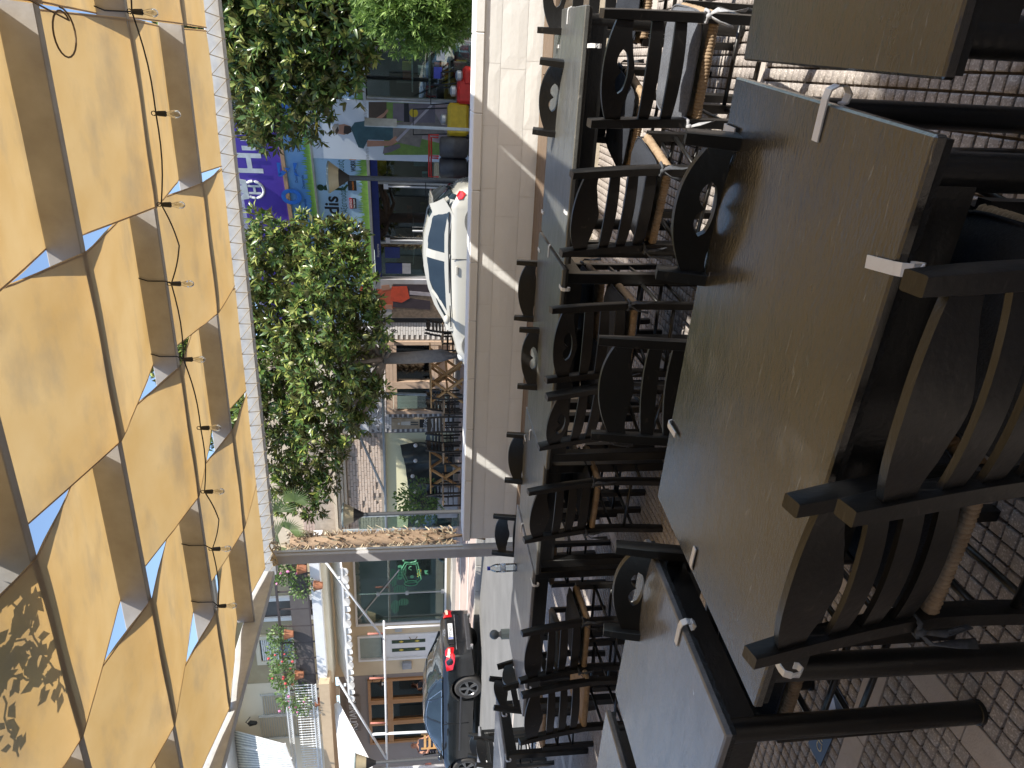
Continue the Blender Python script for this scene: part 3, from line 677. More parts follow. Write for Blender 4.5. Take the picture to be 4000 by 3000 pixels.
TAUPE = mat('taupe_render', (.30, .26, .235), .85, (.24, .21, .19), 2, .9, .2, 50)
WHITE = mat('white_paint', (.78, .78, .77), .5, (.68, .68, .67), 6, .8)
WHITES = mat('white_slab', (.76, .77, .79), .6, (.6, .61, .63), 3, .8)
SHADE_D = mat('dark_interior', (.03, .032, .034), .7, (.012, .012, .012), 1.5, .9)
GLASS = glass('shop_glass', (.72, .84, .80), .17)
GLASSD = glass('window_glass', (.35, .4, .42), .14)
FROST = mat('frosted_glass', (.33, .38, .34), .25, (.26, .3, .27), 5, .8)
ORW = mat('varnished_wood', (.46, .24, .09), .4, (.34, .16, .06), 12, .8, .1, 50, stretch=(1, 1, .2), coat=.3)
ALU = mat('aluminium', (.55, .56, .57), .35, (.45, .46, .47), 10, .5, metal=.6)
PIPE = mat('white_pipe', (.72, .74, .76), .4, (.5, .5, .5), 14, .8)
PIPEG = mat('grey_pipe', (.42, .46, .47), .45, (.3, .33, .34), 14, .8)
RUST = mat('red_primer', (.5, .2, .15), .7, (.3, .1, .07), 20, .9)
YB = 18.0
hb = thing('town_house', 'cream house with balcony above a glazed shop and a white panelled door', 'building', (-16, YB, .4))
xr_ = -13.1
def wallpanel(mb, x0, x1, z0, z1, Y=YB, th=.25): mb.box(((x0+x1)/2, Y+th/2, (z0+z1)/2), (x1-x0, th, z1-z0))
# openings measured on the facade plane
sx0, sx1 = PY(1600, 2433, YB).x, -13.35; sz0, sz1 = .55, PY(1385, 2330, YB).z
dx0, dx1 = PY(1600, 2570, YB).x, PY(1600, 2472, YB).x; dz1 = PY(1502, 2520, YB).z; tz0, tz1 = dz1+.06, PY(1398, 2520, YB).z
ex = PY(1600, 2628, YB).x
m_ = MB(); wallpanel(m_, sx0, sx1, sz1, 4.15); wallpanel(m_, dx1, sx0, .33, 4.15); wallpanel(m_, dx0, dx1, tz1, 4.15); wallpanel(m_, ex, dx0, .33, 4.15); wallpanel(m_, sx1, xr_, .33, 4.15); wallpanel(m_, sx0, sx1, .33, sz0); m_.build('wall', CREAM, hb)
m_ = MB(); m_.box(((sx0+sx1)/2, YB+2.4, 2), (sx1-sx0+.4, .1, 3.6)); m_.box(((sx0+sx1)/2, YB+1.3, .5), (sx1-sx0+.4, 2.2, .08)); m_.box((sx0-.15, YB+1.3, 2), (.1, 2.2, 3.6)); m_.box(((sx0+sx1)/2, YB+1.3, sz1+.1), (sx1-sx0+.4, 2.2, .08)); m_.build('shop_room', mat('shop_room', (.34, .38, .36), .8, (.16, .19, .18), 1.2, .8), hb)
fr = MB()
for x_ in (sx0+.04, sx1-.04): fr.box((x_, YB-.0, (sz0+sz1)/2), (.08, .12, sz1-sz0))
fr.box(((sx0+sx1)/2, YB, sz1-.03), (sx1-sx0-.16, .12, .06)); fr.box(((sx0+sx1)/2, YB, sz0+.03), (sx1-sx0-.16, .12, .06)); sf = fr.build('shopfront_frame', WHITE, hb)
smid = PY(1600, 2312, YB).x
for a, b in ((sx0+.08, smid-.01), (smid+.01, sx1-.08)): MB().box(((a+b)/2, YB-.02, (sz0+sz1)/2), (b-a, .012, sz1-sz0-.12)).build('glass_pane', GLASS, sf, local=True)
m_ = MB(); m_.box((smid, YB-.04, (sz0+2.6)/2), (.03, .03, 2.6-sz0))
for z_ in (sz0+.12, 1.75, 2.62): m_.box((smid, YB-.045, z_), (.12, .04, .09))
m_.build('patch_fitting', ALU, sf, local=True)
m_ = MB(); pL = PY(1440, 2420, YB).x
m_.tube([PY(1400, 2418, YB-.05), PY(1560, 2225, YB-.05)], .018, 6); m_.build('brace', ALU, sf, local=True)
shelf = MB()
for z_ in (.95, 1.3, 1.7, 2.1): shelf.box((sx0+1.2, YB+1.9, z_), (1.6, .35, .03))
for k in range(36): shelf.box((sx0+.5+random.uniform(0, 1.5), YB+1.85, .97+.37*random.randint(0, 3)+.08), (.1, .15, random.uniform(.1, .24)))
shelf.build('shelf_goods', mat('goods', (.3, .32, .3), .6, (.06, .12, .1), 3, .3), hb)
GRN = mat('green_decal', (.07, .27, .15), .5, (.06, .20, .11), 5)
dm = MB(); r_ = .021
def disc(mb, c, r, nrm=FRONT, n=8, th=.002):
    a = Vector(nrm).orthogonal().normalized(); b = Vector(nrm).cross(a); mb.poly([Vector(c)+a*r*math.cos(2*PI*k/n)+b*r*math.sin(2*PI*k/n) for k in range(n)], nrm, th)
def inmap(u, v):   # rough continents, dotted
    return ((u+.55)**2/.06+(v-.25)**2/.05 < 1) or ((u+.40)**2/.02+(v+.22)**2/.1 < 1) or ((u-.05)**2/.03+(v+.05)**2/.16 < 1) or ((u-.5)**2/.1+(v-.3)**2/.05 < 1) or ((u-.72)**2/.02+(v+.3)**2/.02 < 1)
ca = PY(1560, 2310, YB-.03)
for i in range(-24, 25):
    for j in range(-11, 12):
        u, v = i/24, j/11
        if inmap(u, v): disc(dm, (ca.x+u*1.05, YB-.03, ca.z+v*.55-.0), .017)
dm.build('map_dots', GRN, sf, local=True, kind='stuff')
cup = MB(); cc = PY(1605, 2232, YB-.034); q = lambda a, b: Vector((cc.x+a, YB-.034, cc.z+b))
def ring(mb, P, r=.016): mb.tube(P+[P[0]], r, 4)
ring(cup, [q(-.42, -.2), q(-.30, -.31), q(.1, -.24), q(.30, -.20), q(.32, .17), q(.05, .30), q(-.42, .15)], .020)
ring(cup, [q(-.36, -.14), q(-.27, -.24), q(.08, -.18), q(.25, -.15), q(.27, .12), q(.04, .23), q(-.36, .09)], .012)
ring(cup, [q(.40+.07*math.cos(a), .03+.2*math.sin(a)) for a in np.linspace(0, 2*PI, 14)[:-1]], .018)
ring(cup, [q(-.44+.10*math.cos(a), .0+.2*math.sin(a)) for a in np.linspace(0, 2*PI, 14)[:-1]], .02)
disc(cup, q(-.2, -.03), .06, n=12); cup.tube([q(.05, -.02), q(.1, .06), q(.17, .04), q(.18, -.02)], .014, 4)
for t_ in range(5): disc(cup, q(-.22+.1*t_, .32), .075, n=10)
cup.poly([q(-.12, -.42), q(.02, -.40), q(.0, -.52), q(-.06, -.46), q(-.14, -.54)], FRONT, .003)
cup.build('cup_logo', GRN, sf, local=True)
tm = MB(); textmb(tm, 'VIO', (sx1-.95, YB-.03, 1.32), BX, UPV, .12, bold=.02); tm.build('yellow_lettering', mat('yellow_decal', (.75, .65, .05), .5), sf, local=True)
# panelled door and transom
m_ = MB(); m_.box(((dx0+dx1)/2, YB-.0, dz1+.03), (dx1-dx0, .12, .06))
for x_ in (dx0+.035, dx1-.035): m_.box((x_, YB, (.4+tz1)/2), (.07, .12, tz1-.4))
m_.box(((dx0+dx1)/2, YB, tz1-.03), (dx1-dx0-.14, .12, .06)); m_.build('door_frame', WHITE, hb)
MB().box(((dx0+dx1)/2, YB+.03, (tz0+tz1)/2), (dx1-dx0-.14, .02, tz1-tz0-.06)).build('transom_pane', FROST, hb)
m_ = MB(); m_.box(((dx0+dx1)/2, YB+.04, (.42+dz1)/2), (dx1-dx0-.14, .05, dz1-.42)); do = m_.build('door', WHITE, hb)
dm_ = (dx0+dx1)/2
for s in (-1, 1):
    MB().box((dm_+s*.17, YB+.01, 1.72), (.13, .012, 1.05)).build('leaded_pane', mat('leaded_glass', (.08, .12, .07), .2, (.02, .03, .03), 14), do, local=True)
    m_ = MB()
    for z_ in (1.45, 1.95): m_.poly([(dm_+s*.17, YB, z_-.08), (dm_+s*.17+.045, YB, z_), (dm_+s*.17, YB, z_+.08), (dm_+s*.17-.045, YB, z_)], FRONT, .004)
    m_.build('diamond', mat('amber_glass', (.7, .55, .1), .3), do, local=True)
    m_ = MB(); m_.box((dm_+s*.17, YB+.008, .82), (.24, .014, .42)); m_.build('door_panel', WHITE, do, local=True)
MB().tube([(dx1-.16, YB-.01, 1.45), (dx1-.2, YB-.07, 1.5), (dx1-.2, YB-.07, 1.65), (dx1-.16, YB-.01, 1.7)], .014, 6).build('handle', mat('bronze', (.25, .19, .1), .4, metal=.7), do, local=True)
tm = MB(); textmb(tm, '2', (PY(1555, 2450, YB).x-.05, YB-.012, PY(1562, 2447, YB).z), BX, UPV, .16); tm.build('house_number', mat('number_grey', (.15, .15, .15), .5), hb)
p = PY(1590, 2592, YB); MB().box((p.x, YB-.07, p.z), (.26, .13, .3), bev=.02).build('mailbox', mat('grey_box', (.35, .37, .4), .5), hb)
p = PY(1557, 2460, YB); MB().box((p.x, YB-.02, p.z), (.12, .03, .22), bev=.006).build('intercom', ALU, hb)
# first floor behind the balcony
uz = 4.15
m_ = MB(); wallpanel(m_, -18.2, xr_, uz, 7.2, YB+.0, .22); m_.build('upper_wall', mat('olive_render', (.42, .36, .24), .85, (.36, .3, .2), 3), hb)
def framed(parent, ya, yb, xa, xb, Y, fm, pm, fw=.09, pane='pane', bars=0, name='window'):
    m_ = MB(); a = PY((xa+xb)/2, yb, Y).x; b = PY((xa+xb)/2, ya, Y).x; ym = (ya+yb)/2; zt = PY(xa, ym, Y).z; zb = PY(xb, ym, Y).z
    for x_ in (a+fw/2, b-fw/2): m_.box((x_, Y, (zt+zb)/2), (fw, .1, zt-zb))
    for z_ in (zb+fw/2, zt-fw/2): m_.box(((a+b)/2, Y, z_), (b-a-2*fw, .1, fw))
    for k in range(bars): m_.box((a+(b-a)*(k+1)/(bars+1), Y, (zt+zb)/2), (fw*.7, .08, zt-zb-2*fw))
    o = m_.build(name, fm, parent); MB().box(((a+b)/2, Y+.03, (zt+zb)/2), (b-a-2*fw, .015, zt-zb-2*fw)).build(pane, pm, o, local=True); return a, b, zb, zt, o
framed(hb, 2330, 2420, 1005, 1240, YB-.06, WHITE, mat('brown_glass', (.10, .085, .075), .3, (.06, .05, .045), 2), .12, name='balcony_door')
a, b, zb_, zt_, wo = framed(hb, 2480, 2590, 1000, 1160, YB-.06, CREAML, GLASSD, .13)
m_ = MB()
for k in range(9): m_.box(((a+b)/2, YB-.08, zt_-.2-.055*k), (b-a-.3, .03, .045), bev=.008)
m_.build('roller_shutter', WHITE, wo, local=True)
# balcony
by0 = 16.85; m_ = MB(); z_ = PY(1245, 2450, by0).z
bxl = PY(1262, 2700, by0).x
m_.box(((bxl+xr_+.6)/2, (by0+YB)/2-.01, z_), (xr_+.6-bxl, YB-by0-.02, .26)); m_.build('balcony_slab', WHITES, hb)
m_ = MB(); m_.box(((bxl+xr_+.6)/2, (by0+YB)/2+.12, z_-.2), (xr_+.5-bxl, YB-by0-.3, .14)); m_.build('balcony_cornice', CREAML, hb)
BRN = mat('dark_railing', (.07, .055, .055), .5, (.05, .04, .04), 8)
rl = MB(); zt_ = z_+.13+.95
rl.box(((bxl+xr_+.6)/2, by0+.06, zt_), (xr_+.6-bxl, .07, .06)); rl.box(((bxl+xr_+.6)/2, by0+.06, z_+.22), (xr_+.6-bxl, .04, .04)); rl.build('top_rail', BRN, hb)
n_ = 8; CLOTH = mat('dark_privacy_cloth', (.10, .09, .09), .8, (.08, .07, .07), 3, .6, .2, 40)
for k in range(n_+1):
    x_ = bxl+.05+(xr_+.5-bxl)*k/n_; MB().box((x_, by0+.06, (zt_+z_+.13)/2), (.035, .035, zt_-z_-.13)).build('railing_post', BRN, hb)
    if k < n_:
        x2 = bxl+.05+(xr_+.5-bxl)*(k+1)/n_; MB().box(((x_+x2)/2, by0+.045, z_+.48), (x2-x_-.04, .008, .52)).build('cloth_panel', CLOTH, hb)
# awning over the shop: extended canvas with scalloped valance
AWN = mat('white_canvas', (.78, .76, .72), .85, (.66, .64, .6), 3, .8, .2, 30)
aw = thing('awning', 'long off-white awning with scalloped valance over the glazed shop and white door', 'awning', (-15.5, 17.5, 3.4))
ax0, ax1 = PY(1300, 2740, 16.4).x, xr_+.5; y1_ = 16.35; za_, zb2 = 3.92, PY(1345, 2400, y1_).z
m_ = MB(); V = []; F = []; nx = 24
for i in range(nx+1):
    x_ = ax0+(ax1-ax0)*i/nx
    for j in range(5):
        t = j/4; V.append((x_, YB-.1+(y1_-YB+.1)*t, za_+(zb2-za_)*t-.10*math.sin(PI*t)+.012*math.sin(i*1.1+t*3)))
for i in range(nx):
    for j in range(4): F.append((i*5+j, i*5+j+1, i*5+j+6, i*5+j+5))
m_.add(V, F); m_.build('canvas', AWN, aw, smooth=True)
m_ = MB(); nsc = 19
for k in range(nsc):
    a = ax0+(ax1-ax0)*k/nsc; b = ax0+(ax1-ax0)*(k+1)/nsc; P = [(a, y1_-.01+.02*math.sin(k*2.1), zb2), (b, y1_-.01+.02*math.sin(k*2.1), zb2)]
    for t in np.linspace(1, 0, 7): P.append((a+(b-a)*t, y1_-.01+.03*math.sin(k*2.1+t*5), zb2-.13-.05*math.sin(PI*t)))
    m_.poly(P[::-1], FRONT, .006)
m_.build('valance', AWN, aw)
MB().bar((ax0, y1_, zb2), (ax1, y1_, zb2), .05, .05).build('front_bar', WHITE, aw)
# grill house to the left, taupe ground floor, shutters above
gh = thing('grill_house', 'taupe fronted grill house with varnished wood windows under a white railed balcony', 'building', (-20, YB, .4))
GX0 = -27.
wx0, wx1 = PY(1600, 2893, YB).x, PY(1600, 2643, YB).x; wz1, wz0 = PY(1440, 2760, YB).z, .45
m_ = MB(); wallpanel(m_, wx1, ex-.01, .33, 3.95); wallpanel(m_, wx0, wx1, wz1, 3.95); wallpanel(m_, GX0, wx0, .33, 3.95); m_.build('wall', TAUPE, gh)
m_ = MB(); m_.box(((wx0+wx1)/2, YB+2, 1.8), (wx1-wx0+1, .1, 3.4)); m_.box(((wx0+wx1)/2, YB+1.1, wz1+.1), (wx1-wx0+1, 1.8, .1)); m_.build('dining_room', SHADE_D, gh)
zm = PY(1525, 2760, YB).z
xsn = [wx0+(wx1-wx0)*k for k in (0, .33, .66, 1)]
for k in range(3):
    for (a, b, z0, z1) in ((xsn[k], xsn[k+1], zm, wz1), (xsn[k], xsn[k+1], wz0, zm)):
        m_ = MB(); fw = .09
        for x_ in (a+fw/2, b-fw/2): m_.box((x_, YB, (z0+z1)/2), (fw-.004, .13, z1-z0-.004))
        for z_q in (z0+fw/2, z1-fw/2): m_.box(((a+b)/2, YB, z_q), (b-a-2*fw, .12, fw-.004))
        o = m_.build('timber_window', ORW, gh); MB().box(((a+b)/2, YB+.03, (z0+z1)/2), (b-a-2*fw, .012, z1-z0-2*fw)).build('pane', GLASSD, o, local=True)
lamp = MB(); pl = PY(1490, 2672, YB-.4); lamp.tube([(pl.x, YB-.02, pl.z+.25), (pl.x, YB-.3, pl.z+.3), (pl.x, YB-.4, pl.z+.1)], .012, 5); lamp.lathe([(.03, .1), (.06, .06), (.17, 0), (.165, -.005), (.02, .05)], (pl.x, YB-.4, pl.z), 14)
gl = lamp.build('wall_lamp', BLACK, gh); m_ = MB(); m_.ball((pl.x, YB-.4, pl.z-.02), .045, 8); m_.build('bulb', WHITEP, gl, smooth=True, local=True)
# sign
sa, sb, z0s, z1s = PY(1400, 2848, YB).x, PY(1400, 2712, YB).x, PY(1408, 2780, YB).z, PY(1352, 2780, YB).z
sg = thing('restaurant_sign', 'grey-brown signboard with white Greek lettering and a fork in a ring', 'sign', ((sa+sb)/2, YB-.06, z0s))
MB().box(((sa+sb)/2, YB-.05, (z0s+z1s)/2), (sb-sa, .05, z1s-z0s)).build('board', mat('sign_taupe', (.21, .175, .15), .7), sg)
h_ = (z1s-z0s)*.46; zb3 = (z0s+z1s)/2-h_/2
tm = MB(); textmb(tm, 'Κ', (sa+.06, YB-.082, zb3), BX, UPV, h_, bold=.015); textmb(tm, 'ΠΑΝΙΚ', (sa+.06+h_*1.75, YB-.082, zb3), BX, UPV, h_, bold=.015)
rc = (sa+.06+h_*1.18, YB-.084, (z0s+z1s)/2)
tm.tube([(rc[0]+h_*.5*math.cos(a), rc[1], rc[2]+h_*.62*math.sin(a)) for a in np.linspace(0, 2*PI, 24)], h_*.06, 5)
for q_ in (-.10, 0, .10): tm.box((rc[0]+q_*h_*1.3, YB-.084, rc[2]-h_*.22), (h_*.05, .006, h_*.42))
tm.box((rc[0], YB-.084, rc[2]-h_*.02), (h_*.34, .006, h_*.06)); tm.build('lettering', WHITEP, sg)
MB().box((rc[0], YB-.084, rc[2]+h_*.18), (h_*.2, .006, h_*.26)).build('fork_handle', mat('gold_paint', (.6, .45, .12), .5), sg)
# alarm box, junction
p = PY(1312, 2690, YB); MB().box((p.x, YB-.08, p.z), (.32, .14, .26), bev=.02).build('alarm_box', CREAML, gh)
# balcony of the grill house: tan slab and white ornate railing
gy0 = 16.6; zs_ = PY(1278, 2850, gy0).z
m_ = MB(); m_.box(((GX0+PY(1270, 2672, gy0).x)/2, (gy0+YB)/2-.01, zs_), (PY(1270, 2672, gy0).x-GX0, YB-gy0-.02, .30)); m_.build('balcony_slab', mat('tan_render', (.55, .42, .28), .8, (.47, .35, .23), 3), gh)
gx1 = PY(1270, 2672, gy0).x-.04; ztr = zs_+.15+.98; RAILW = mat('white_iron', (.74, .76, .78), .45, (.6, .62, .64), 10)
m_ = MB()
for z_q in (ztr, ztr-.12, zs_+.36, zs_+.24): m_.box(((GX0+gx1)/2, gy0+.05, z_q), (gx1-GX0, .035, .03))
m_.build('railing_bars', RAILW, gh)
bal = MB(); x_ = gx1; k = 0
pr_ = [(.011, 0), (.011, .06), (.022, .075), (.022, .1), (.010, .115), (.010, .36), (.022, .375), (.022, .40), (.011, .42), (.011, .47)]
proto_me = None
while x_ > -24 and k < 90:
    if proto_me is None:
        mm = MB().lathe([(r, z) for r, z in pr_], (0, 0, 0), 6); proto_me = bpy.data.meshes.new('baluster'); proto_me.from_pydata(mm.v, [], mm.f); proto_me.materials.append(RAILW)
    o = link('baluster', proto_me, gh, True); o.location = Vector((x_, gy0+.05, zs_+.37))-gh.location; x_ -= .105; k += 1
lat = MB(); x_ = gx1
while x_ > -24:
    for zc in (ztr-.06, zs_+.30):
        for s in (-1, 1): lat.bar((x_, gy0+.05, zc-.05*s), (x_-.09, gy0+.05, zc+.05*s), .012, .012)
    x_ -= .09
lat.build('lattice', RAILW, gh)
m_ = MB(); wallpanel(m_, GX0, -18.21, 4.1, 7.3, YB, .22); m_.build('upper_wall', CREAML, gh)
SHUT = mat('grey_shutter', (.55, .56, .54), .6, (.47, .48, .46), 5)
for (ya, yb, xa, xb) in ((2710, 2790, 1020, 1170), (2795, 2880, 1015, 1170)):
    a_ = PY((xa+xb)/2, yb, YB-.03).x; b_ = PY((xa+xb)/2, ya, YB-.03).x; zt1 = PY(xa, (ya+yb)/2, YB-.03).z; zb1 = zs_+.2
    z_q = zb1; sh_ = MB()
    while z_q < zt1: sh_.bar(((a_), YB-.03, z_q), ((b_), YB-.03, z_q), .05, .012, up=Vector((0, -.5, 1))); z_q += .075
    for x_ in (a_, b_): sh_.box((x_, YB-.03, (zt1+zb1)/2), (.05, .06, zt1-zb1))
    sh_.build('louvred_shutter', SHUT, gh)
# lantern
p = PY(985, 2820, YB-.2); ln = thing('wall_lantern', 'small black wall lantern high on the cream wall at the left', 'lantern', p)
m_ = MB(); m_.tube([(p.x, YB, p.z+.1), (p.x, YB-.2, p.z+.2), (p.x, YB-.25, p.z+.12)], .012, 5); m_.lathe([(.01, .14), (.10, .05), (.09, .04), (.06, -.14), (.02, -.17)], (p.x, YB-.25, p.z), 6); m_.build('lantern_frame', BLACK, ln)
# upper left: striped drop awning, red sliver, white eaves
sa_ = thing('striped_awning', 'grey and white striped drop awning at the upper left of the photo', 'awning', PY(1050, 2920, 16.3))
P4 = [PY(915, 2852, YB-.15), PY(925, 3010, YB-.15), PY(1150, 3010, 16.2), PY(1112, 2905, 16.2)]
m_ = MB(); ns = 30
SA = mat('awning_white', (.74, .74, .7), .8); SBm = mat('awning_grey', (.38, .4, .4), .8); ms = [MB(), MB()]
for k in range(ns):
    t0, t1 = k/ns, (k+1)/ns; a0, a1 = P4[0].lerp(P4[1], t0), P4[0].lerp(P4[1], t1); b0, b1 = P4[3].lerp(P4[2], t0), P4[3].lerp(P4[2], t1); ms[k % 2].add([a0, a1, b1, b0], [(0, 1, 2, 3)])
ms[0].build('white_stripes', SA, sa_); ms[1].build('grey_stripes', SBm, sa_)
MB().bar(P4[3], P4[2], .05, .05).build('front_bar', WHITE, sa_)
MB().bar(PY(945, 2915, 17.6), PY(1140, 2962, 16.1), .04, .04).build('awning_arm', WHITE, sa_)
# white eaves and roof slope above the houses
ev = MB(); ev.box((-21, YB-.5, 7.42), (17, 1.4, .22)); o = ev.build('roof_eaves', WHITES, gh)
m_ = MB(); m_.box((-27, 20.5, 7.9), (8, 3, .7)); m_.build('upper_storey', mat('salmon_render', (.62, .36, .27), .85), gh)
# canvas side blind: the bright white slanting sheet beside the grill house
sb_ = MB(); sb_.poly([PY(1305, 2752, 16.9), PY(1322, 2740, 16.9), PY(1456, 2990, 15.4), PY(1440, 3060, 15.4), PY(1330, 3060, 16.2)], FRONT, .02)
tag(sb_.build('canvas_blind', AWN), 'large bright white canvas sheet slanting down at the left under the tan slab', 'awning')
# scaffolding frame in front
fr = thing('pipe_frame', 'white painted pipe frame with red rusty stubs in front of the houses', 'frame', PY(1700, 2700, 16.0))
YF = 16.0
def pipe(a, b, Y1=YF, Y2=YF, r=.032, m=PIPE, par=None, name='pipe'): MB().tube([PY(*a, Y1), PY(*b, Y2)], r, 8).build(name, m, par or fr, smooth=True)
pipe((1500, 2425), (1513, 3030)); pipe((1503, 2452), (1790, 2440)); pipe((1455, 2868), (1800, 2852), r=.04); pipe((1270, 2192), (1505, 2502), YF, YF); pipe((1320, 2655), (1508, 2962), YF, YF, .036)
pipe((1430, 3008), (1800, 2985), r=.05)
for a, b in (((1436, 2476), (1500, 2474)), ((1443, 2650), (1508, 2648)), ((1447, 2825), (1510, 2823)), ((1660, 2985), (1685, 2983))): pipe(a, b, r=.028, m=RUST, name='rusty_stub')
for px in ((1323, 2660), (1348, 2675), (1325, 2257)): MB().lathe([(.05, -.03), (.05, .03)], PY(*px, YF), 8).build('clamp', PIPE, fr)
# plants and pots on the balcony
LEAFG = leafmat('leaf_pale', (.10, .2, .045), (.25, .36, .1), (.12, .2, .06), .4, .5)
POT = mat('terracotta', (.36, .16, .09), .8, (.35, .13, .06), 10)
def bush(name, c, r, nleaf, lmat, label, cat='plant', group=None, size=.06, pot=None, sq=1., flowers=None, z0=None):
    t = thing(name, label, cat, (c[0], c[1], c[2]-r), 0, group)
    c = Vector(c); m_ = MB()
    for k in range(nleaf):
        dct = Vector((random.gauss(0, 1), random.gauss(0, 1), random.gauss(0, 1))).normalized(); p = c+Vector((dct.x*r, dct.y*r, dct.z*r*sq))*random.uniform(.25, 1)**.6
        ax_ = (dct+Vector((random.uniform(-1, 1), random.uniform(-1, 1), random.uniform(-.5, 1)))).normalized(); sd = ax_.orthogonal().normalized()*size*.25; L = size*random.uniform(.7, 1.3)
        m_.add([p, p+ax_*L*.5+sd, p+ax_*L, p+ax_*L*.5-sd], [(0, 1, 2, 3)])
    m_.build('foliage', lmat, t)
    st = MB()
    for k in range(5): e_ = c+Vector((random.uniform(-r, r)*.6, random.uniform(-r, r)*.6, random.uniform(-.3, .6)*r)); st.tube([(c.x, c.y, c.z-r*sq), e_], .006, 4)
    st.build('stem', mat('stem', (.12, .1, .04), .8), t)
    if flowers:
        f = MB()
        for k in range(7): p = c+Vector((random.uniform(-r, r), -r*random.uniform(.3, .95), random.uniform(-r, r)*sq*.9)); f.ball(p, .035*random.uniform(.7, 1.3), 5)
        f.build('blossom', flowers, t)
    if pot and random.random() < .5: MB().lathe([(pot*.7, 0), (pot, pot*1.5), (pot*1.06, pot*1.5), (pot*1.06, pot*1.7)], (c.x, c.y, c.z-r*sq-pot*1.5), 12).build('pot', POT, t)
    return t
PINK = mat('pink_petal', (.65, .2, .4), .6); RED = mat('red_petal', (.6, .05, .06), .6)
for (px, r, lb, fl) in (((1110, 2225), .42, 'pink bougainvillea spilling over the balcony rail beside the post', PINK), ((1180, 2290), .38, 'bright green trailing plant on the balcony rail', None), ((1080, 2480), .28, 'light green potted plant on the balcony ledge', None),
    ((1100, 2550), .48, 'round dark geranium bush on the balcony rail', RED), ((1105, 2640), .42, 'geranium with red blooms at the left end of the balcony', RED), ((1140, 2710), .5, 'spiky oleander with pink flowers hanging at the white railing', PINK), ((1190, 2745), .38, 'pale shrub leaning against the white railing', None), ((1070, 2232), .35, 'light leafy shoots above the balcony by the post', None)):
    p = PY(*px, 16.75); bush('balcony_plant', p, r, 420 if r > .4 else 260, LEAFG, lb, 'plant', None, .09, .14, .9, fl)
# ================================================================== BRICK HOUSE
bh = thing('brick_house', 'white painted brick taverna front with tan framed windows and a ruined upper wall', 'building', (-9.5, 18, .4))
BRK = mat('white_brick', (.70, .68, .66), .8, (.6, .57, .56), 6, .8, .3, 60)
BRKP = mat('pinkish_brick', (.55, .43, .37), .9, (.42, .31, .26), 5, .9, .5, 50)
MORT = mat('grey_mortar', (.24, .23, .225), .95); MORTP = mat('pale_mortar', (.42, .36, .3), .95)
TAN = mat('tan_frame', (.52, .38, .28), .55, (.45, .32, .23), 8)
PLASTER = mat('old_plaster', (.68, .58, .45), .9, (.55, .45, .33), 2.5, .9, .4, 30)
YEL = mat('yellow_wall', (.82, .78, .52), .85, (.76, .72, .48), 3)
XBR = S0.x-.02
bwx0, bwx1 = PY(1600, 1612, YB).x, PY(1600, 1330, YB).x; bwz1 = PY(1508, 1480, YB).z
xbl = PY(1600, 1690, YB).x; zc = PY(1392, 1500, YB).z
m_ = MB(); wallpanel(m_, bwx1, XBR, .35, 3.6); wallpanel(m_, bwx0, bwx1, bwz1, 3.6); wallpanel(m_, xbl, bwx0, .35, 3.6); m_.build('masonry', MORT, bh)
bl, bhh = .235, .068; bm = []
def mkbrick(L, h, d_=.012):
    m_ = MB(); m_.box((0, 0, 0), (L, d_, h), bev=.004); me = bpy.data.meshes.new('brick'); me.from_pydata(m_.v, [], m_.f); me.materials.append(BRK); return me
bme = {1: mkbrick(bl-.012, bhh-.009), .5: mkbrick(bl/2-.012, bhh-.009)}
cnt = 0; restb = MB(); z_ = .40; r = 0
rowsb = int((zc-.40)/bhh)
for r in range(rowsb):
    z_ = .40+bhh*(r+.5); x_ = XBR-.01-(bl/2 if r % 2 else 0)
    if r % 2 and not (bwx0-.0 < XBR-bl/4 < bwx1 and z_ < bwz1): restb.box((XBR-.01-bl/4, YB-.006, z_), (bl/2-.012, .012, bhh-.009))
    while x_-bl > xbl:
        c_ = x_-bl/2; x_ -= bl
        if bwx0-.06 < c_ < bwx1+.06 and z_ < bwz1+.03: continue
        inner = c_ > bwx1 or z_ > 2.3
        if cnt < 300 and z_ > .9:
            o = link('brick', bme[1], bh, True); o.location = Vector((c_, YB-.006-random.uniform(0, .003), z_))-bh.location; cnt += 1
        else: restb.box((c_, YB-.006, z_), (bl-.012, .012, bhh-.009))
restb.build('bricks', BRK, bh, kind='stuff')
MB().box(((xbl+XBR)/2, YB-.08, zc+.10), (XBR-xbl, .22, .09)).build('cornice', WHITES, bh); MB().box(((xbl+XBR)/2, YB-.04, zc+.2), (XBR-xbl, .12, .11)).build('cornice', CREAML, bh)
m_ = MB(); wallpanel(m_, xbl, XBR, 3.3, 4.8, YB+.02); m_.build('upper_plaster', CREAML, bh)
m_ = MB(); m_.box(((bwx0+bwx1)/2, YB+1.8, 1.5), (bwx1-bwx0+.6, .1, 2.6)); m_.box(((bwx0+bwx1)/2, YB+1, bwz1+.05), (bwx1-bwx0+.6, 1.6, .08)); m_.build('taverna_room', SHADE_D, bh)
midx = PY(1600, 1500, YB).x; zt3 = PY(1535, 1450, YB).z
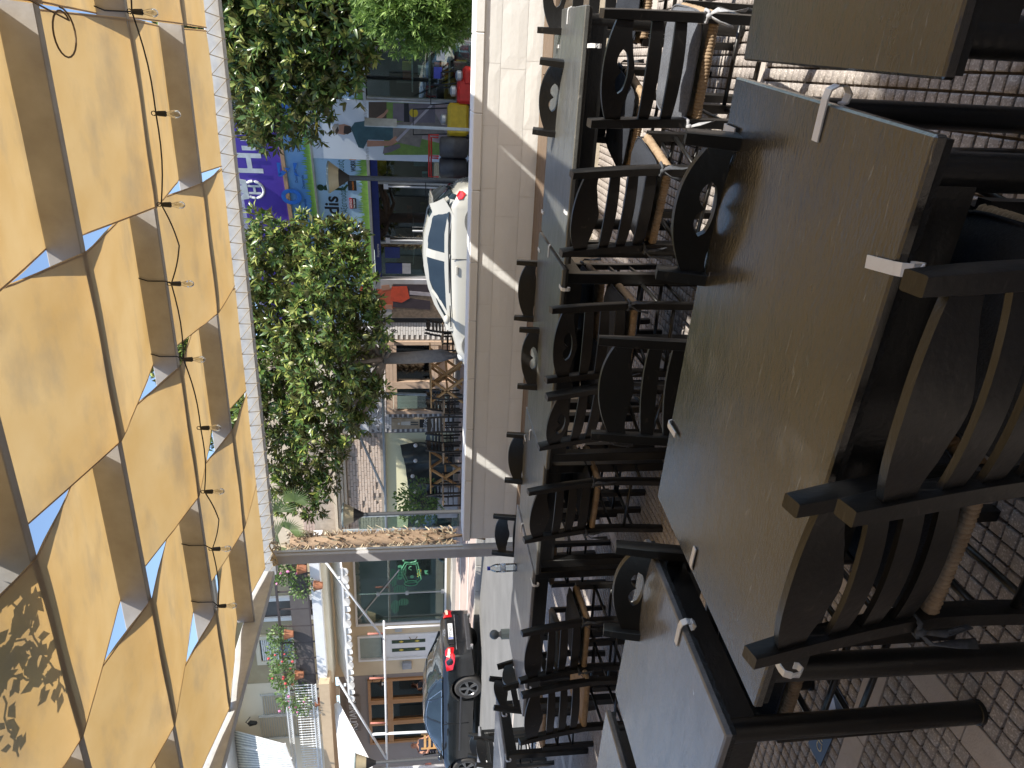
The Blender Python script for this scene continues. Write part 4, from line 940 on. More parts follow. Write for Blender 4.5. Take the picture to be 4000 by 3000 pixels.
for a, b, z0, z1 in ((bwx0, midx, .45, zt3), (bwx0, midx, zt3, bwz1), (midx, bwx1, .95, zt3), (midx, bwx1, zt3, bwz1), (midx, bwx1, .45, .95)):
    m_ = MB(); fw = .1
    for x_ in (a+fw/2, b-fw/2): m_.box((x_, YB-.02, (z0+z1)/2), (fw-.004, .14, z1-z0-.004))
    for z_q in (z0+fw/2, z1-fw/2): m_.box(((a+b)/2, YB-.02, z_q), (b-a-2*fw, .12, min(fw, (z1-z0)/2)-.004))
    o = m_.build('tan_window', TAN, bh); 
    if z1-z0 > .25: MB().box(((a+b)/2, YB+.02, (z0+z1)/2), (b-a-2*fw, .012, z1-z0-2*fw+.01)).build('pane', GLASSD if z0 > .6 or b == midx else TAN, o, local=True)
tm = MB(); textmb(tm, '8', (PY(1540, 1290, YB).x-.04, YB-.03, PY(1546, 1290, YB).z), BX, UPV, .13, bold=.01); tm.build('house_number', BLACK, bh)
# enamel picture sign
a_, b_ = PY(1600, 1672, YB).x, PY(1600, 1631, YB).x; z0, z1 = PY(1682, 1650, YB).z, PY(1529, 1650, YB).z
es = thing('picture_sign', 'tall vintage picture sign of a waiter with black name plate on white brick', 'sign', ((a_+b_)/2, YB-.03, z0))
MB().box(((a_+b_)/2, YB-.035, (z0+z1)/2), (b_-a_, .03, z1-z0)).build('board', mat('sepia_print', (.5, .4, .27), .5, (.36, .27, .17), 9), es)
MB().box(((a_+b_)/2, YB-.052, z0+.17), (b_-a_-.07, .006, .26), bev=.002).build('name_plate', BLACK, es)
tm = MB(); textmb(tm, 'Ζύθος', ((a_+b_)/2, YB-.057, z0+.10), BX, UPV, .09, center=True, width=.3, bold=.02); tm.build('lettering', WHITEP, es)
m_ = MB(); mx_ = (a_+b_)/2; m_.poly([(mx_-.05, YB-.053, z0+.55), (mx_+.07, YB-.053, z0+.55), (mx_+.06, YB-.053, z0+.8), (mx_-.04, YB-.053, z0+.8)], FRONT, .002); disc(m_, (mx_, YB-.053, z0+.86), .035); m_.build('printed_figure', mat('pale_print', (.72, .68, .6), .5), es)
m_ = MB()
for dx_ in (-.03, .04): m_.box((mx_+dx_, YB-.053, z0+.44), (.035, .003, .2))
m_.build('printed_trousers', mat('dark_print', (.08, .08, .08), .5), es)
# boxes and lamps on the wall
for px, s_, lb in (((1420, 1660), (.32, .1, .3), 'meter_box'), ((1437, 1590), (.2, .08, .2), 'meter_box'), ((1437, 1600), (.2, .07, .16), 'meter_box'), ((1440, 1295), (.3, .09, .12), 'meter_box')):
    p = PY(*px, YB); MB().box((p.x, YB-.07, p.z), s_, bev=.01).build(lb, WHITES, bh)
cab = MB()
for q_ in range(5):
    pts = [PY(1425+random.uniform(-15, 60), 1655+random.uniform(-60, 40), YB-.05) for _ in range(5)]
    cab.tube([pts[0].lerp(pts[1], .0), pts[1], pts[2], pts[3]], .012, 5)
cab.build('wall_cables', WHITES, bh)
for px, lb in (((1497, 1640), ''), ((1488, 1320), '')):
    p = PY(*px, YB-.35); m_ = MB(); m_.tube([(p.x, YB-.02, p.z+.05), (p.x-.05, YB-.2, p.z+.2), (p.x, YB-.35, p.z+.08)], .014, 5); m_.lathe([(.02, .1), (.05, .07), (.15, -.02), (.145, -.025), (.03, .05)], (p.x, YB-.35, p.z), 14); m_.build('wall_lamp', WHITES, bh)
# right hand ruined part: yellow wall, tarpaulin, greenish glazing, pink bricks above
xg = PY(1600, 2000, YB).x; xend = -13.12
m_ = MB(); wallpanel(m_, xend, xbl-.01, .35, PY(1500, 1850, YB).z-.03, YB+.12, .1); m_.build('yellow_wall', YEL, bh)
m_ = MB(); zl = PY(1500, 1850, YB).z; m_.box(((xend+xbl)/2, YB+.1, zl+.03), (xbl-xend, .2, .12)); wallpanel(m_, xend, xbl-.01, zl+.09, 4.35, YB+.04, .3); m_.build('lintel_wall', MORTP, bh)
m_ = MB(); z_ = zl+.12; r = 0
while z_ < zl+.12+11*.078:
    x_ = xbl-.02-(.12 if r % 2 else 0)
    while x_-.22 > xend:
        if random.random() > .06: m_.box((x_-.11, YB+.03+random.uniform(-.008, .006), z_), (.225, .03, .066))
        x_ -= .24
    z_ += .078; r += 1
m_.build('old_bricks', mat('cream_brick', (.66, .56, .48), .9, (.5, .38, .3), 4, .9, .5, 40), bh, kind='stuff')
for k in range(4): MB().box(((xend+xbl)/2, YB-.02-.02*k, z_+.02+.09*k), (xbl-xend, .12+.05*k, .075)).build('moulding', PLASTER, bh)
z2 = z_+.36; wz = MB(); r = 0
wallb = MB(); wallpanel(wallb, xend, xbl+2.2, z2, 6.0, YB+.08, .3); wallb.build('upper_wall', PLASTER, bh)
while r < 11:
    x_ = xbl-.4-(.12 if r % 2 else 0)
    while x_-.22 > xend: 
        wz.box((x_-.11, YB+.075+random.uniform(-.008, .004), z2+.06+r*.08), (.225, .03, .068)); x_ -= .24
    r += 1
wz.build('pink_bricks', BRKP, bh, kind='stuff')
tp = MB(); V = []; F = []; tx0, tx1 = PY(1600, 2100, YB).x, PY(1600, 1728, YB).x; tz1 = PY(1565, 1850, YB).z
for i in range(41):
    for j in range(9):
        u, v = i/40, j/8; V.append((tx1+(tx0-tx1)*u, YB-.12+.08*math.sin(u*23+v*3)+.05*math.sin(u*61-v*7), .4+(tz1-.4-.16*math.sin(u*PI)*v-.12*u)*v))
for i in range(40):
    for j in range(8): F.append((i*9+j, i*9+j+1, i*9+j+10, i*9+j+9))
tp.add(V, F); o = tp.build('tarpaulin', mat('black_tarp', (.035, .045, .045), .45, (.015, .02, .02), 6), smooth=True); tag(o, 'creased black tarpaulin hung across the ruined wall behind the outdoor chairs', 'tarpaulin')
gl_ = MB(); fest = thing('globe_lights', 'small white globe lights strung before the black tarpaulin', 'string lights', PY(1620, 1850, 17.2))
cb = MB(); gp = [PY(1610+random.uniform(-12, 12)+(6 if k % 2 else 0), 1740+k*60, 17.2) for k in range(6)]; cb.tube(gp, .006, 4); cb.build('cable', BLACK, fest)
for k, p in enumerate(gp):
    m_ = MB(); m_.ball(p-Vector((0, 0, .05)), .055, 10); m_.build('globe', WHITEP, fest, smooth=True)
# porch frame of grey pipes with a glazed end
pf = thing('porch_frame', 'grey pipe porch frame with greenish glass end in front of the brick house', 'frame', PY(1800, 1800, 16.6))
YP = 16.5
for a, b, r in (((1495, 1510), (1509, 2065), .035), ((1498, 1536), (1845, 1548), .035), ((1372, 1628), (1508, 1935), .032), ((1372, 1628), (1340, 1500), .03)): pipe(a, b, YP, YP, r, PIPEG, pf)
m_ = MB(); rect(m_, YP, 2012, 2062, 1400, 1795, .012); m_.build('glass_panel', GLASS, pf); m_ = MB()
for yy in (2010, 2064): 
    a = PY(1600, yy, YP); m_.box((a.x, YP, 1.9), (.05, .06, 3.0))
m_.build('glass_frame', PIPEG, pf)
# furniture outside the taverna
FZ = .36
def wood_table(x, y, rz, label, L=1.1):
    t = thing('wooden_table', label, 'table', (x, y, FZ), math.radians(rz), 'pine tables with crossed legs'); PINE = mat('pine', (.5, .3, .12), .55, (.38, .21, .08), 10, .8, stretch=(1, 6, 1))
    for k in range(5): MB().box((0, -.3+.15*k, .74), (L, .14, .03), bev=.004).build('tabletop_board', PINE, t, local=True)
    for s in (-1, 1):
        for q_ in (-1, 1): MB().bar((s*L*.36, -q_*.3, 0), (s*L*.36, q_*.26, .72), .07, .045).build('leg', PINE, t, local=True)
    MB().bar((-L*.36, 0, .36), (L*.36, 0, .36), .07, .04).build('stretcher', PINE, t, local=True)
    return t
def xa(y, Y): return PY(1700, y, Y).x
wood_table(xa(1430, 16.3), 16.3, 86, 'pine table with crossed legs beside the tree trunk'); wood_table(xa(1500, 15.9), 15.9, 90, 'pine table with crossed legs left of the tree trunk'); wood_table(xa(1830, 16.2), 16.2, 84, 'pine table with crossed legs before the black tarpaulin')
for i, (yy, Y, rz, lb) in enumerate(((1300, 16.6, 70, 'black outdoor chair behind the cream car windscreen'), (1340, 16.9, 110, 'black outdoor chair between the windscreen and the tree trunk'), (1580, 15.6, 100, 'black outdoor chair left of the pine table by the trunk'), (1610, 16.1, 80, 'black outdoor chair under the tan window'), (1650, 15.5, 10, 'black outdoor chair below the picture sign with a cloth on it'),
    (1740, 16.0, 170, 'black outdoor chair in front of the tarpaulin right end'), (1770, 15.6, 80, 'black outdoor chair right of the far pine table'), (1890, 15.8, 250, 'black outdoor chair left of the far pine table'), (1935, 15.6, 175, 'black outdoor chair in front of the creeper'), (1560, 16.7, 190, 'black outdoor chair by the tan door'), (1700, 16.6, 0, 'black outdoor chair behind the others at the wall'))):
    stand(pC, xa(yy, Y), Y, rz, lb, FZ, 'black chairs outside the taverna')
p = PY(1770, 1965, 16.4); MB_ = MB(); MB_.box((p.x, 16.6, FZ+.27), (.95, .4, .54), bev=.02); o = MB_.build('planter', mat('grey_planter', (.36, .37, .38), .7)); tag(o, 'grey box planter holding the green creeper', 'planter')
bush('creeper', (p.x-.05, 16.6, FZ+1.0), .62, 900, LEAFG, 'feathery green creeper growing in front of the black tarpaulin', 'plant', None, .10, None, 1.1)

# ================================================================== TOOL SHOP (front turned 20 degrees)
ts = thing('tool_shop', 'garden tool shop with purple and light blue signs, posters and glass doors', 'building', (-2, 17, 0))
def W(s, z, off=0): return S0+SD*s+SO*off+UPV*z
SROT = math.atan2(SD.y, SD.x)
def sbox(mb, s0, s1, z0, z1, off, th):   # panel on the shop front, front face at 'off' proud of the wall plane
    c = W((s0+s1)/2, (z0+z1)/2, off-th/2); mb.box(c, (s1-s0, th, z1-z0), SROT); return mb
LBL = mat('sign_light_blue', (.36, .58, .80), .45, (.46, .66, .84), .8, .6); BLU = mat('sign_blue', (.10, .30, .68), .45, (.30, .50, .74), .7, .5)
PUR = mat('sign_purple', (.10, .05, .42), .45, (.09, .045, .38), 3); GRA = mat('printed_grass', (.12, .3, .04), .6, (.28, .48, .10), 26, .7, stretch=(1, 1, .25)); SKYP = mat('poster_sky', (.66, .74, .84), .4, (.74, .80, .86), 1., .8)
NAVY = mat('navy_strip', (.015, .035, .22), .4); LOGOB = mat('letter_blue', (.03, .16, .62), .4); NEARB = mat('letter_black', (.02, .02, .025), .5)
SW = 8.6
sbox(MB(), -.0, SW, 2.42, 5.3, -.02, .3).build('wall', mat('shop_wall', (.5, .5, .5), .8), ts)
sbox(MB(), -.0, SW, 4.22, 5.12, .10, .12).build('purple_signboard', PUR, ts); m_ = MB(); sbox(m_, 0, SW, 4.14, 4.22, .13, .15); m_.build('wooden_trim', mat('trim_wood', (.55, .34, .2), .6), ts)
sbox(MB(), 0, SW, 3.66, 4.14, .08, .1).build('blue_signboard', BLU, ts)
def grass(s0, s1, z, h, off):
    m_ = MB(); n = int((s1-s0)/.022); A = []
    P = [W(s0, z, off)]
    for k in range(n+1): P.append(W(s0+(s1-s0)*k/n, z+h*(random.uniform(.35, 1) if k % 2 else random.uniform(.3, .5)), off))
    P.append(W(s1, z, off))
    V = []; F = []
    for k in range(n+1): V += [W(s0+(s1-s0)*k/n, z, off), P[k+1]]
    for k in range(n): F.append((2*k, 2*k+2, 2*k+3, 2*k+1))
    m_.add(V, F); return m_
grass(0, SW, 3.60, .26, .085).build('printed_grass', GRA, ts)
sbox(MB(), 0, SW, 3.56, 3.60, .12, .14).build('sign_ledge', ALU, ts)
sbox(MB(), 0, SW, 2.46, 3.56, .06, .08).build('light_blue_signboard', LBL, ts); grass(0, SW, 2.46, .30, .064).build('printed_grass', GRA, ts)
sbox(MB(), 0, SW, 2.40, 2.46, .10, .12).build('sign_ledge', ALU, ts)
def stext(s, str_, z, h, off=.066, m=NEARB, bold=.0, width=None, name='lettering', up=UPV):
    tm = MB(); textmb(tm, str_, W(s, z, off), SD, up, h, width, bold=bold); tm.build(name, m, ts)
sH, zH = PS(975, 675, .11); stext(sH, 'Husqvarna', zH-.27, .50, .116, WHITEP, .025)
# crowned H emblem
sc0, zc0 = PS(983, 740, .11); em = MB(); 
em.tube([W(sc0+.2*math.cos(a), zc0-.05+.2*math.sin(a), .118) for a in np.linspace(-PI*1.2, PI*.2, 16)], .03, 6)
for ss, zz, w_, h_ in ((-.085, -.06, .05, .26), (.085, -.06, .05, .26), (0, -.06, .13, .05)): sbox(em, sc0+ss-w_/2, sc0+ss+w_/2, zc0+zz-h_/2, zc0+zz+h_/2, .12, .006)
em.poly([W(sc0-.22, zc0+.08, .12), W(sc0+.22, zc0+.08, .12), W(sc0+.27, zc0+.32, .12), W(sc0+.1, zc0+.18, .12), W(sc0+.0, zc0+.34, .12), W(sc0-.1, zc0+.18, .12), W(sc0-.27, zc0+.32, .12)], SO, .006); em.build('crown_emblem', WHITEP, ts)
s_, z_ = PS(1178, 796, .1); zb_ = z_; sS, _ = PS(1178, 690, .1); sA, _ = PS(1178, 476, .1)
for ss, ch in ((s_, 'Ο'), (sS, 'Σ'), (sA, 'Α')):
    stext(ss, ch, zb_+.0, .36, .14, LOGOB, .045)
for k in range(9): stext(2.4+random.uniform(-.1, .1)+(k % 5)*.72, 'Dasteridis', 3.78+.15*(k//5)+random.uniform(0, .04), .055, .084, NAVY, .0)
s_, z_ = PS(1325, 845, .08); tm = MB(); textmb(tm, 'Dasteridis', W(s_, z_, .068), SD, UPV, .30, bold=.02); V = tm.v
s2, _ = PS(1325, 768, .08); shift = (s2-s_)-max((Vector(v)-S0).dot(SD)-s_ for v in V); tm.v = [tuple(Vector(v)+SD*shift) for v in V]; tm.build('lettering', NEARB, ts)
s_, z_ = PS(1357, 833, .08); s2, _ = PS(1357, 627, .08); stext(s_, 'Αξεσουάρ • Επισκευές', z_, .13, .068, mat('letter_green', (.03, .12, .08), .5), .0, s2-s_)
# silhouette of a child
cs, cz_ = PS(1300, 735, .08); sil = MB(); q = lambda a, b: W(cs+a, cz_+b, .069)
disc(sil, q(0, .26), .075, SO, 12, .003); sil.poly([q(-.06, .19), q(.05, .18), q(.08, .02), q(.03, -.05), q(-.07, -.02)], SO, .003); sil.poly([q(-.05, -.02), q(.02, -.04), q(.0, -.22), q(.10, -.30), q(.08, -.34), q(-.06, -.25)], SO, .003)
sil.poly([q(.03, .0), q(.08, .02), q(.14, -.14), q(.22, -.18), q(.20, -.22), q(.10, -.18)], SO, .003); sil.poly([q(.05, .15), q(.18, .08), q(.17, .05), q(.05, .09)], SO, .003); sil.build('child_silhouette', mat('dark_green_print', (.02, .06, .03), .6), ts)
def badge(px, w_, h_, bgm, txt, tm_, th_):
    s_, z_ = PS(*px, .07); sbox(MB(), s_, s_+w_, z_, z_+h_, .07, .008).build('brand_badge', bgm, ts); stext(s_+.02, txt, z_+h_*.3, th_, .074, tm_, .02, w_-.04)
REDP = mat('badge_red', (.6, .03, .04), .5); ORP = mat('orange_print', (.8, .25, .03), .5)
badge((1393, 815), .26, .10, NEARB, 'Power Equipment', WHITEP, .04); badge((1381, 815), .26, .08, REDP, 'HONDA', WHITEP, .05); badge((1393, 745), .24, .18, NEARB, 'McCULLOCH', ORP, .035)
s_, z_ = PS(1390, 672, .08); stext(s_, 'WORX', z_, .10, .07, NEARB, .03, .26); sbox(MB(), s_+.27, s_+.33, z_-.02, z_+.12, .07, .006).build('orange_tab', ORP, ts)
s_, z_ = PS(1372, 380, .08); stext(s_, 'dasteridis tools', z_, .075, .07, NAVY, .0, .74); m_ = MB(); disc(m_, W(s_-.1, z_+.04, .07), .06, SO, 14, .004); m_.build('social_badge', mat('badge_blue', (.05, .1, .4), .5), ts); stext(s_-.12, 'f', z_+.0, .08, .074, WHITEP, .02)
# tall poster: man with cap and pressure washer
ka, kb = 4.50, 5.78; kp = thing('washer_poster', 'tall shopfront poster of a bearded man in cap and teal shirt with a pressure washer', 'poster', W((ka+kb)/2, .2, .1))
def kbuild(mb, name, m): mb.build(name, m, kp)
sbox(MB(), ka, kb, .15, 3.56, .10, .05).build('sheet', SKYP, kp)
def kq(px, off=.106): s_, z_ = PS(*px, .1); return W(min(max(s_, ka+.01), kb-.01), max(z_, .16), off)
def kpoly(name, pts, m, off=.106): mb = MB(); mb.poly([kq(p_, off) for p_ in pts], SO, .003); kbuild(mb, name, m)
TEAL = mat('teal_print', (.05, .13, .16), .5, (.03, .08, .1), 7); SKIN = mat('skin_print', (.5, .27, .18), .5, (.4, .2, .13), 6); KHA = mat('khaki_print', (.30, .26, .22), .5, (.2, .17, .15), 9); GRYP = mat('machine_print', (.22, .19, .22), .5, (.14, .12, .14), 4)
LAWN = mat('lawn_print', (.22, .36, .07), .5, (.12, .2, .04), 12, .8); PNK = mat('stone_print', (.48, .38, .36), .5, (.3, .22, .22), 6); YLP = mat('yellow_print', (.75, .55, .03), .5)
kpoly('lawn', [(1500, 398), (1500, 605), (1845, 605), (1845, 398)], LAWN, .103); kpoly('hedge', [(1440, 398), (1440, 470), (1510, 470), (1510, 398)], mat('bark_print', (.10, .07, .05), .6), .1035); kpoly('terrace', [(1640, 398), (1640, 540), (1845, 590), (1845, 398)], PNK, .104)
kpoly('shirt', [(1370, 500), (1400, 575), (1420, 580), (1438, 545), (1535, 548), (1535, 480), (1425, 472), (1385, 478)], TEAL); kpoly('arm', [(1434, 572), (1434, 548), (1520, 550), (1545, 530), (1560, 548), (1530, 568)], SKIN, .11); kpoly('arm', [(1460, 480), (1455, 470), (1500, 440), (1512, 425), (1518, 432), (1500, 455)], SKIN, .11)
kpoly('trousers', [(1535, 552), (1535, 478), (1640, 470), (1700, 440), (1740, 520), (1650, 530), (1640, 575)], KHA); kpoly('face', [(1312, 520), (1312, 488), (1345, 484), (1368, 492), (1370, 515), (1345, 526)], SKIN, .109); kpoly('beard', [(1342, 520), (1345, 490), (1370, 492), (1374, 514), (1358, 524)], mat('beard_print', (.05, .035, .03), .6), .111); kpoly('cap', [(1304, 515), (1296, 498), (1306, 484), (1322, 482), (1326, 500), (1316, 524)], mat('cap_print', (.45, .4, .34), .5), .112); kpoly('cap_peak', [(1312, 528), (1310, 508), (1320, 492), (1324, 510)], mat('beard_print', (.05, .035, .03), .6), .113)
kpoly('machine', [(1535, 470), (1535, 402), (1690, 402), (1700, 410), (1700, 478), (1640, 478), (1585, 474)], GRYP, .112); kpoly('machine_band', [(1578, 475), (1578, 402), (1596, 402), (1600, 476)], NEARB, .114); m_ = MB(); disc(m_, kq((1616, 440), .117), .09, SO, 14, .003); kbuild(m_, 'machine_dial', YLP)
kpoly('lance', [(1545, 545), (1553, 552), (1690, 412), (1684, 405)], mat('lance_print', (.55, .5, .54), .4), .118)
kpoly('logo_bar', [(1231, 540), (1231, 443), (1242, 443), (1242, 540)], YLP, .107); tm = MB(); s_, z_ = PS(1229, 541, .1); s2, _ = PS(1229, 443, .1); textmb(tm, 'KÄRCHER', W(s_, z_+.0, .108), SD, UPV, .075, s2-s_, bold=.03); kbuild(tm, 'logo_lettering', NEARB)
kpoly('bag', [(1495, 600), (1500, 575), (1560, 560), (1565, 575), (1530, 592)], GRYP, .112)
# second poster: worker in orange with chainsaw
wa_, wb_ = .18, 1.38; wp_ = thing('chainsaw_poster', 'poster of a worker in orange jacket holding a chainsaw, partly behind the tree', 'poster', W((wa_+wb_)/2, .2, .1)); kp_old = kp; kp = wp_; ka, kb = wa_, wb_
sbox(MB(), wa_, wb_, .15, 2.4, .09, .05).build('sheet', mat('poster_pale', (.6, .6, .64), .4, (.45, .42, .4), 3), kp)
ORJ = mat('orange_jacket_print', (.62, .13, .05), .5, (.48, .09, .04), 5); kpoly('undergrowth', [(1530, 1112), (1530, 1243), (1845, 1243), (1845, 1112)], mat('thicket_print', (.3, .22, .16), .6, (.16, .12, .08), 14), .095)
kpoly('jacket', [(1405, 1215), (1405, 1115), (1460, 1130), (1530, 1130), (1560, 1150), (1555, 1200), (1470, 1215)], ORJ, .099); kpoly('glove', [(1490, 1135), (1490, 1115), (1520, 1112), (1525, 1130)], SKIN, .103); kpoly('glove', [(1505, 1205), (1505, 1190), (1530, 1190), (1535, 1210)], SKIN, .103)
kpoly('trousers', [(1535, 1200), (1535, 1110), (1690, 1112), (1690, 1150), (1560, 1160), (1680, 1175), (1680, 1210)], mat('dark_trousers_print', (.07, .05, .06), .6), .100); kpoly('chainsaw', [(1525, 1175), (1530, 1120), (1590, 1118), (1600, 1165), (1570, 1182)], mat('saw_red_print', (.75, .09, .03), .4), .105); kpoly('saw_bar', [(1600, 1150), (1600, 1136), (1715, 1146), (1715, 1160)], mat('lance_print', (.55, .5, .54), .4), .106)
# glass, doors and dark interior
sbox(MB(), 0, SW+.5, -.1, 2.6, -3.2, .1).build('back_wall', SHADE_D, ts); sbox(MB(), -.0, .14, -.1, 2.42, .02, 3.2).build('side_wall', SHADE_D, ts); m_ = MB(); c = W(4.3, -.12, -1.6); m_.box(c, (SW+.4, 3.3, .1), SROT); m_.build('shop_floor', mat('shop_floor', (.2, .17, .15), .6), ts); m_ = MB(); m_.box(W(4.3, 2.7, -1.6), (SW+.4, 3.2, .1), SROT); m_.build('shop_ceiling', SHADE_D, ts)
for (a, b, mm) in ((1.42, 2.35, GLASS), (2.42, 3.9, GLASSD), (3.95, 4.48, GLASS), (5.82, 6.95, GLASS), (7.0, 8.5, GLASSD)):
    sbox(MB(), a, b, 0, 2.38, .0, .015).build('glass_pane', mm, ts)
for s_ in (1.40, 2.385, 3.925, 5.80, 6.975): sbox(MB(), s_-.025, s_+.025, 0, 2.39, .03, .06).build('aluminium_post', ALU, ts)
sbox(MB(), 1.42, 4.48, 2.24, 2.39, .04, .02).build('navy_strip', NAVY, ts); stext(2.0, 'Husqvarna', 2.28, .06, .045, WHITEP, .01)
m_ = MB()
for s_ in (2.47, 3.86): 
    sbox(m_, s_-.015, s_+.015, .1, 2.1, .06, .03); sbox(m_, s_-.06, s_+.06, 2.02, 2.12, .065, .03)
m_.build('door_handle', WHITES, ts); MB().box(W(2.75, 1.25, .07), (.03, .03, .5), SROT).build('door_handle', WHITES, ts)
for (ss, zz, ww, hh, cc, nm) in ((1.5, 1.75, .3, .4, NAVY, 'placard'), (1.5, 1.55, .3, .2, WHITEP, 'placard'), (1.95, 1.8, .3, .35, NAVY, 'placard'), (6.25, .9, .22, .16, mat('sticker_blue', (.1, .12, .6), .4), 'sticker'), (6.6, .85, .2, .16, WHITEP, 'sticker')):
    sbox(MB(), ss, ss+ww, zz, zz+hh, .01, .008).build(nm, cc, ts)
# stock inside
stock = [mat('box_yellow', (.6, .5, .05), .6), mat('box_white', (.6, .62, .58), .6), mat('tool_orange', (.65, .15, .04), .5), mat('tool_blue', (.2, .45, .55), .5), mat('tool_black', (.04, .04, .04), .6)]
for k in range(46):
    ss = random.choice([random.uniform(5.9, 6.8), random.uniform(1.5, 2.3), random.uniform(2.5, 4.4), random.uniform(5.9, 6.8)]); dpt = random.uniform(-1.2, -.4); zz = random.choice([.35, .75, 1.15, 1.5]); h_ = random.uniform(.12, .32)
    m_ = MB(); m_.box(W(ss, zz+h_/2, dpt), (random.uniform(.1, .3), .12, h_), SROT+random.uniform(-.2, .2), .006)
    m_.build('stock_item', stock[k % 5], ts)
m_ = MB()
for zz in (.33, .73, 1.13, 1.48): m_.box(W(6.35, zz, -.8), (1.1, .9, .03), SROT); m_.box(W(1.9, zz, -.8), (.9, .7, .03), SROT)
m_.build('shelf', WHITES, ts)

# ================================================================== STREET LAMPS, SIGN POST, BOLLARD
def street_lamp(ytop, xtop, xbot, Y, ground, label):
    top = PY(xtop, ytop, Y); bot = PY(xbot, ytop, Y); H = top.z-ground; sh = top.z-bot.z
    t = thing('street_lamp', label, 'street lamp', (top.x, Y, ground), 0, 'street lamps with cone shades')
    MB().lathe([(.055, 0), (.05, .4), (.045, H-sh-.02)], (0, 0, 0), 12).build('pole', mat('lamp_iron', (.05, .052, .055), .55, (.09, .09, .09), 30, .8), t, smooth=2, local=True)
    MB().lathe([(.05, H-sh-.06), (.06, H-sh-.03), (.16, H-sh*.64), (.165, H-sh*.62)], (0, 0, 0), 20).build('lamp_cup', BLACK, t, smooth=2, local=True)
    MB().lathe([(.165, H-sh*.62), (.275, H-.04)], (0, 0, 0), 24).build('lamp_shade', mat('ribbed_shade', (.50, .42, .27), .4, (.36, .29, .18), 40, .8, stretch=(.1, .1, 3)), t, smooth=2, local=True)
    MB().lathe([(.285, H-.04), (.29, H-.01), (.26, H), (.0001, H+.015)], (0, 0, 0), 24).build('lamp_lid', mat('lamp_lid', (.3, .36, .36), .4), t, smooth=2, local=True)
street_lamp(692, 1280, 1352, 14.0, -.0, 'street lamp with cone shade in front of the light blue shop sign')
street_lamp(2012, 1338, 1410, 14.9, .08, 'street lamp with cone shade beside the shaggy palm trunk')
street_lamp(2985, 1385, 1460, 15.0, .08, 'street lamp with cone shade at the left edge of the photo')
p0 = PY(1500, 495, 13.6); sp = thing('sign_post', 'grey galvanised post with a sign plate seen almost edge-on, before the washer poster', 'sign', (p0.x, 13.6, 0))
ztop = PY(1425, 495, 13.6).z; MB().tube([(p0.x, 13.6, -.05), (p0.x+.02, 13.6, ztop)], .028, 10).build('post', PIPEG, sp, smooth=True)
zp1, zp0 = ztop, PY(1550, 500, 13.6).z; MB().box((p0.x+.07, 13.57, (zp0+zp1)/2), (.24, .012, zp1-zp0), math.radians(62)).build('sign_plate', mat('sign_back', (.42, .43, .40), .5), sp)
b_ = PY(1912, 2480, 7.25); bd = thing('bollard', 'old iron bollard with a ball top at the terrace edge beyond the pale table', 'bollard', (b_.x, 7.25, 0)); H = b_.z
MB().lathe([(.075, 0), (.07, .05), (.064, H-.155), (.067, H-.15)], (0, 0, 0), 8).build('shaft', mat('patina', (.30, .36, .29), .6, (.38, .31, .22), 9, .9), bd, local=True)
m_ = MB(); m_.lathe([(.05, H-.15), (.032, H-.135), (.036, H-.115)], (0, 0, 0), 12); m_.build('neck', mat('patina_rust', (.3, .24, .17), .7, (.18, .18, .16), 9), bd, smooth=True, local=True)
m_ = MB(); m_.ball((0, 0, H-.062), .062, 14); m_.build('ball', mat('dark_patina', (.08, .10, .11), .4, (.16, .14, .1), 14), bd, smooth=True, local=True)

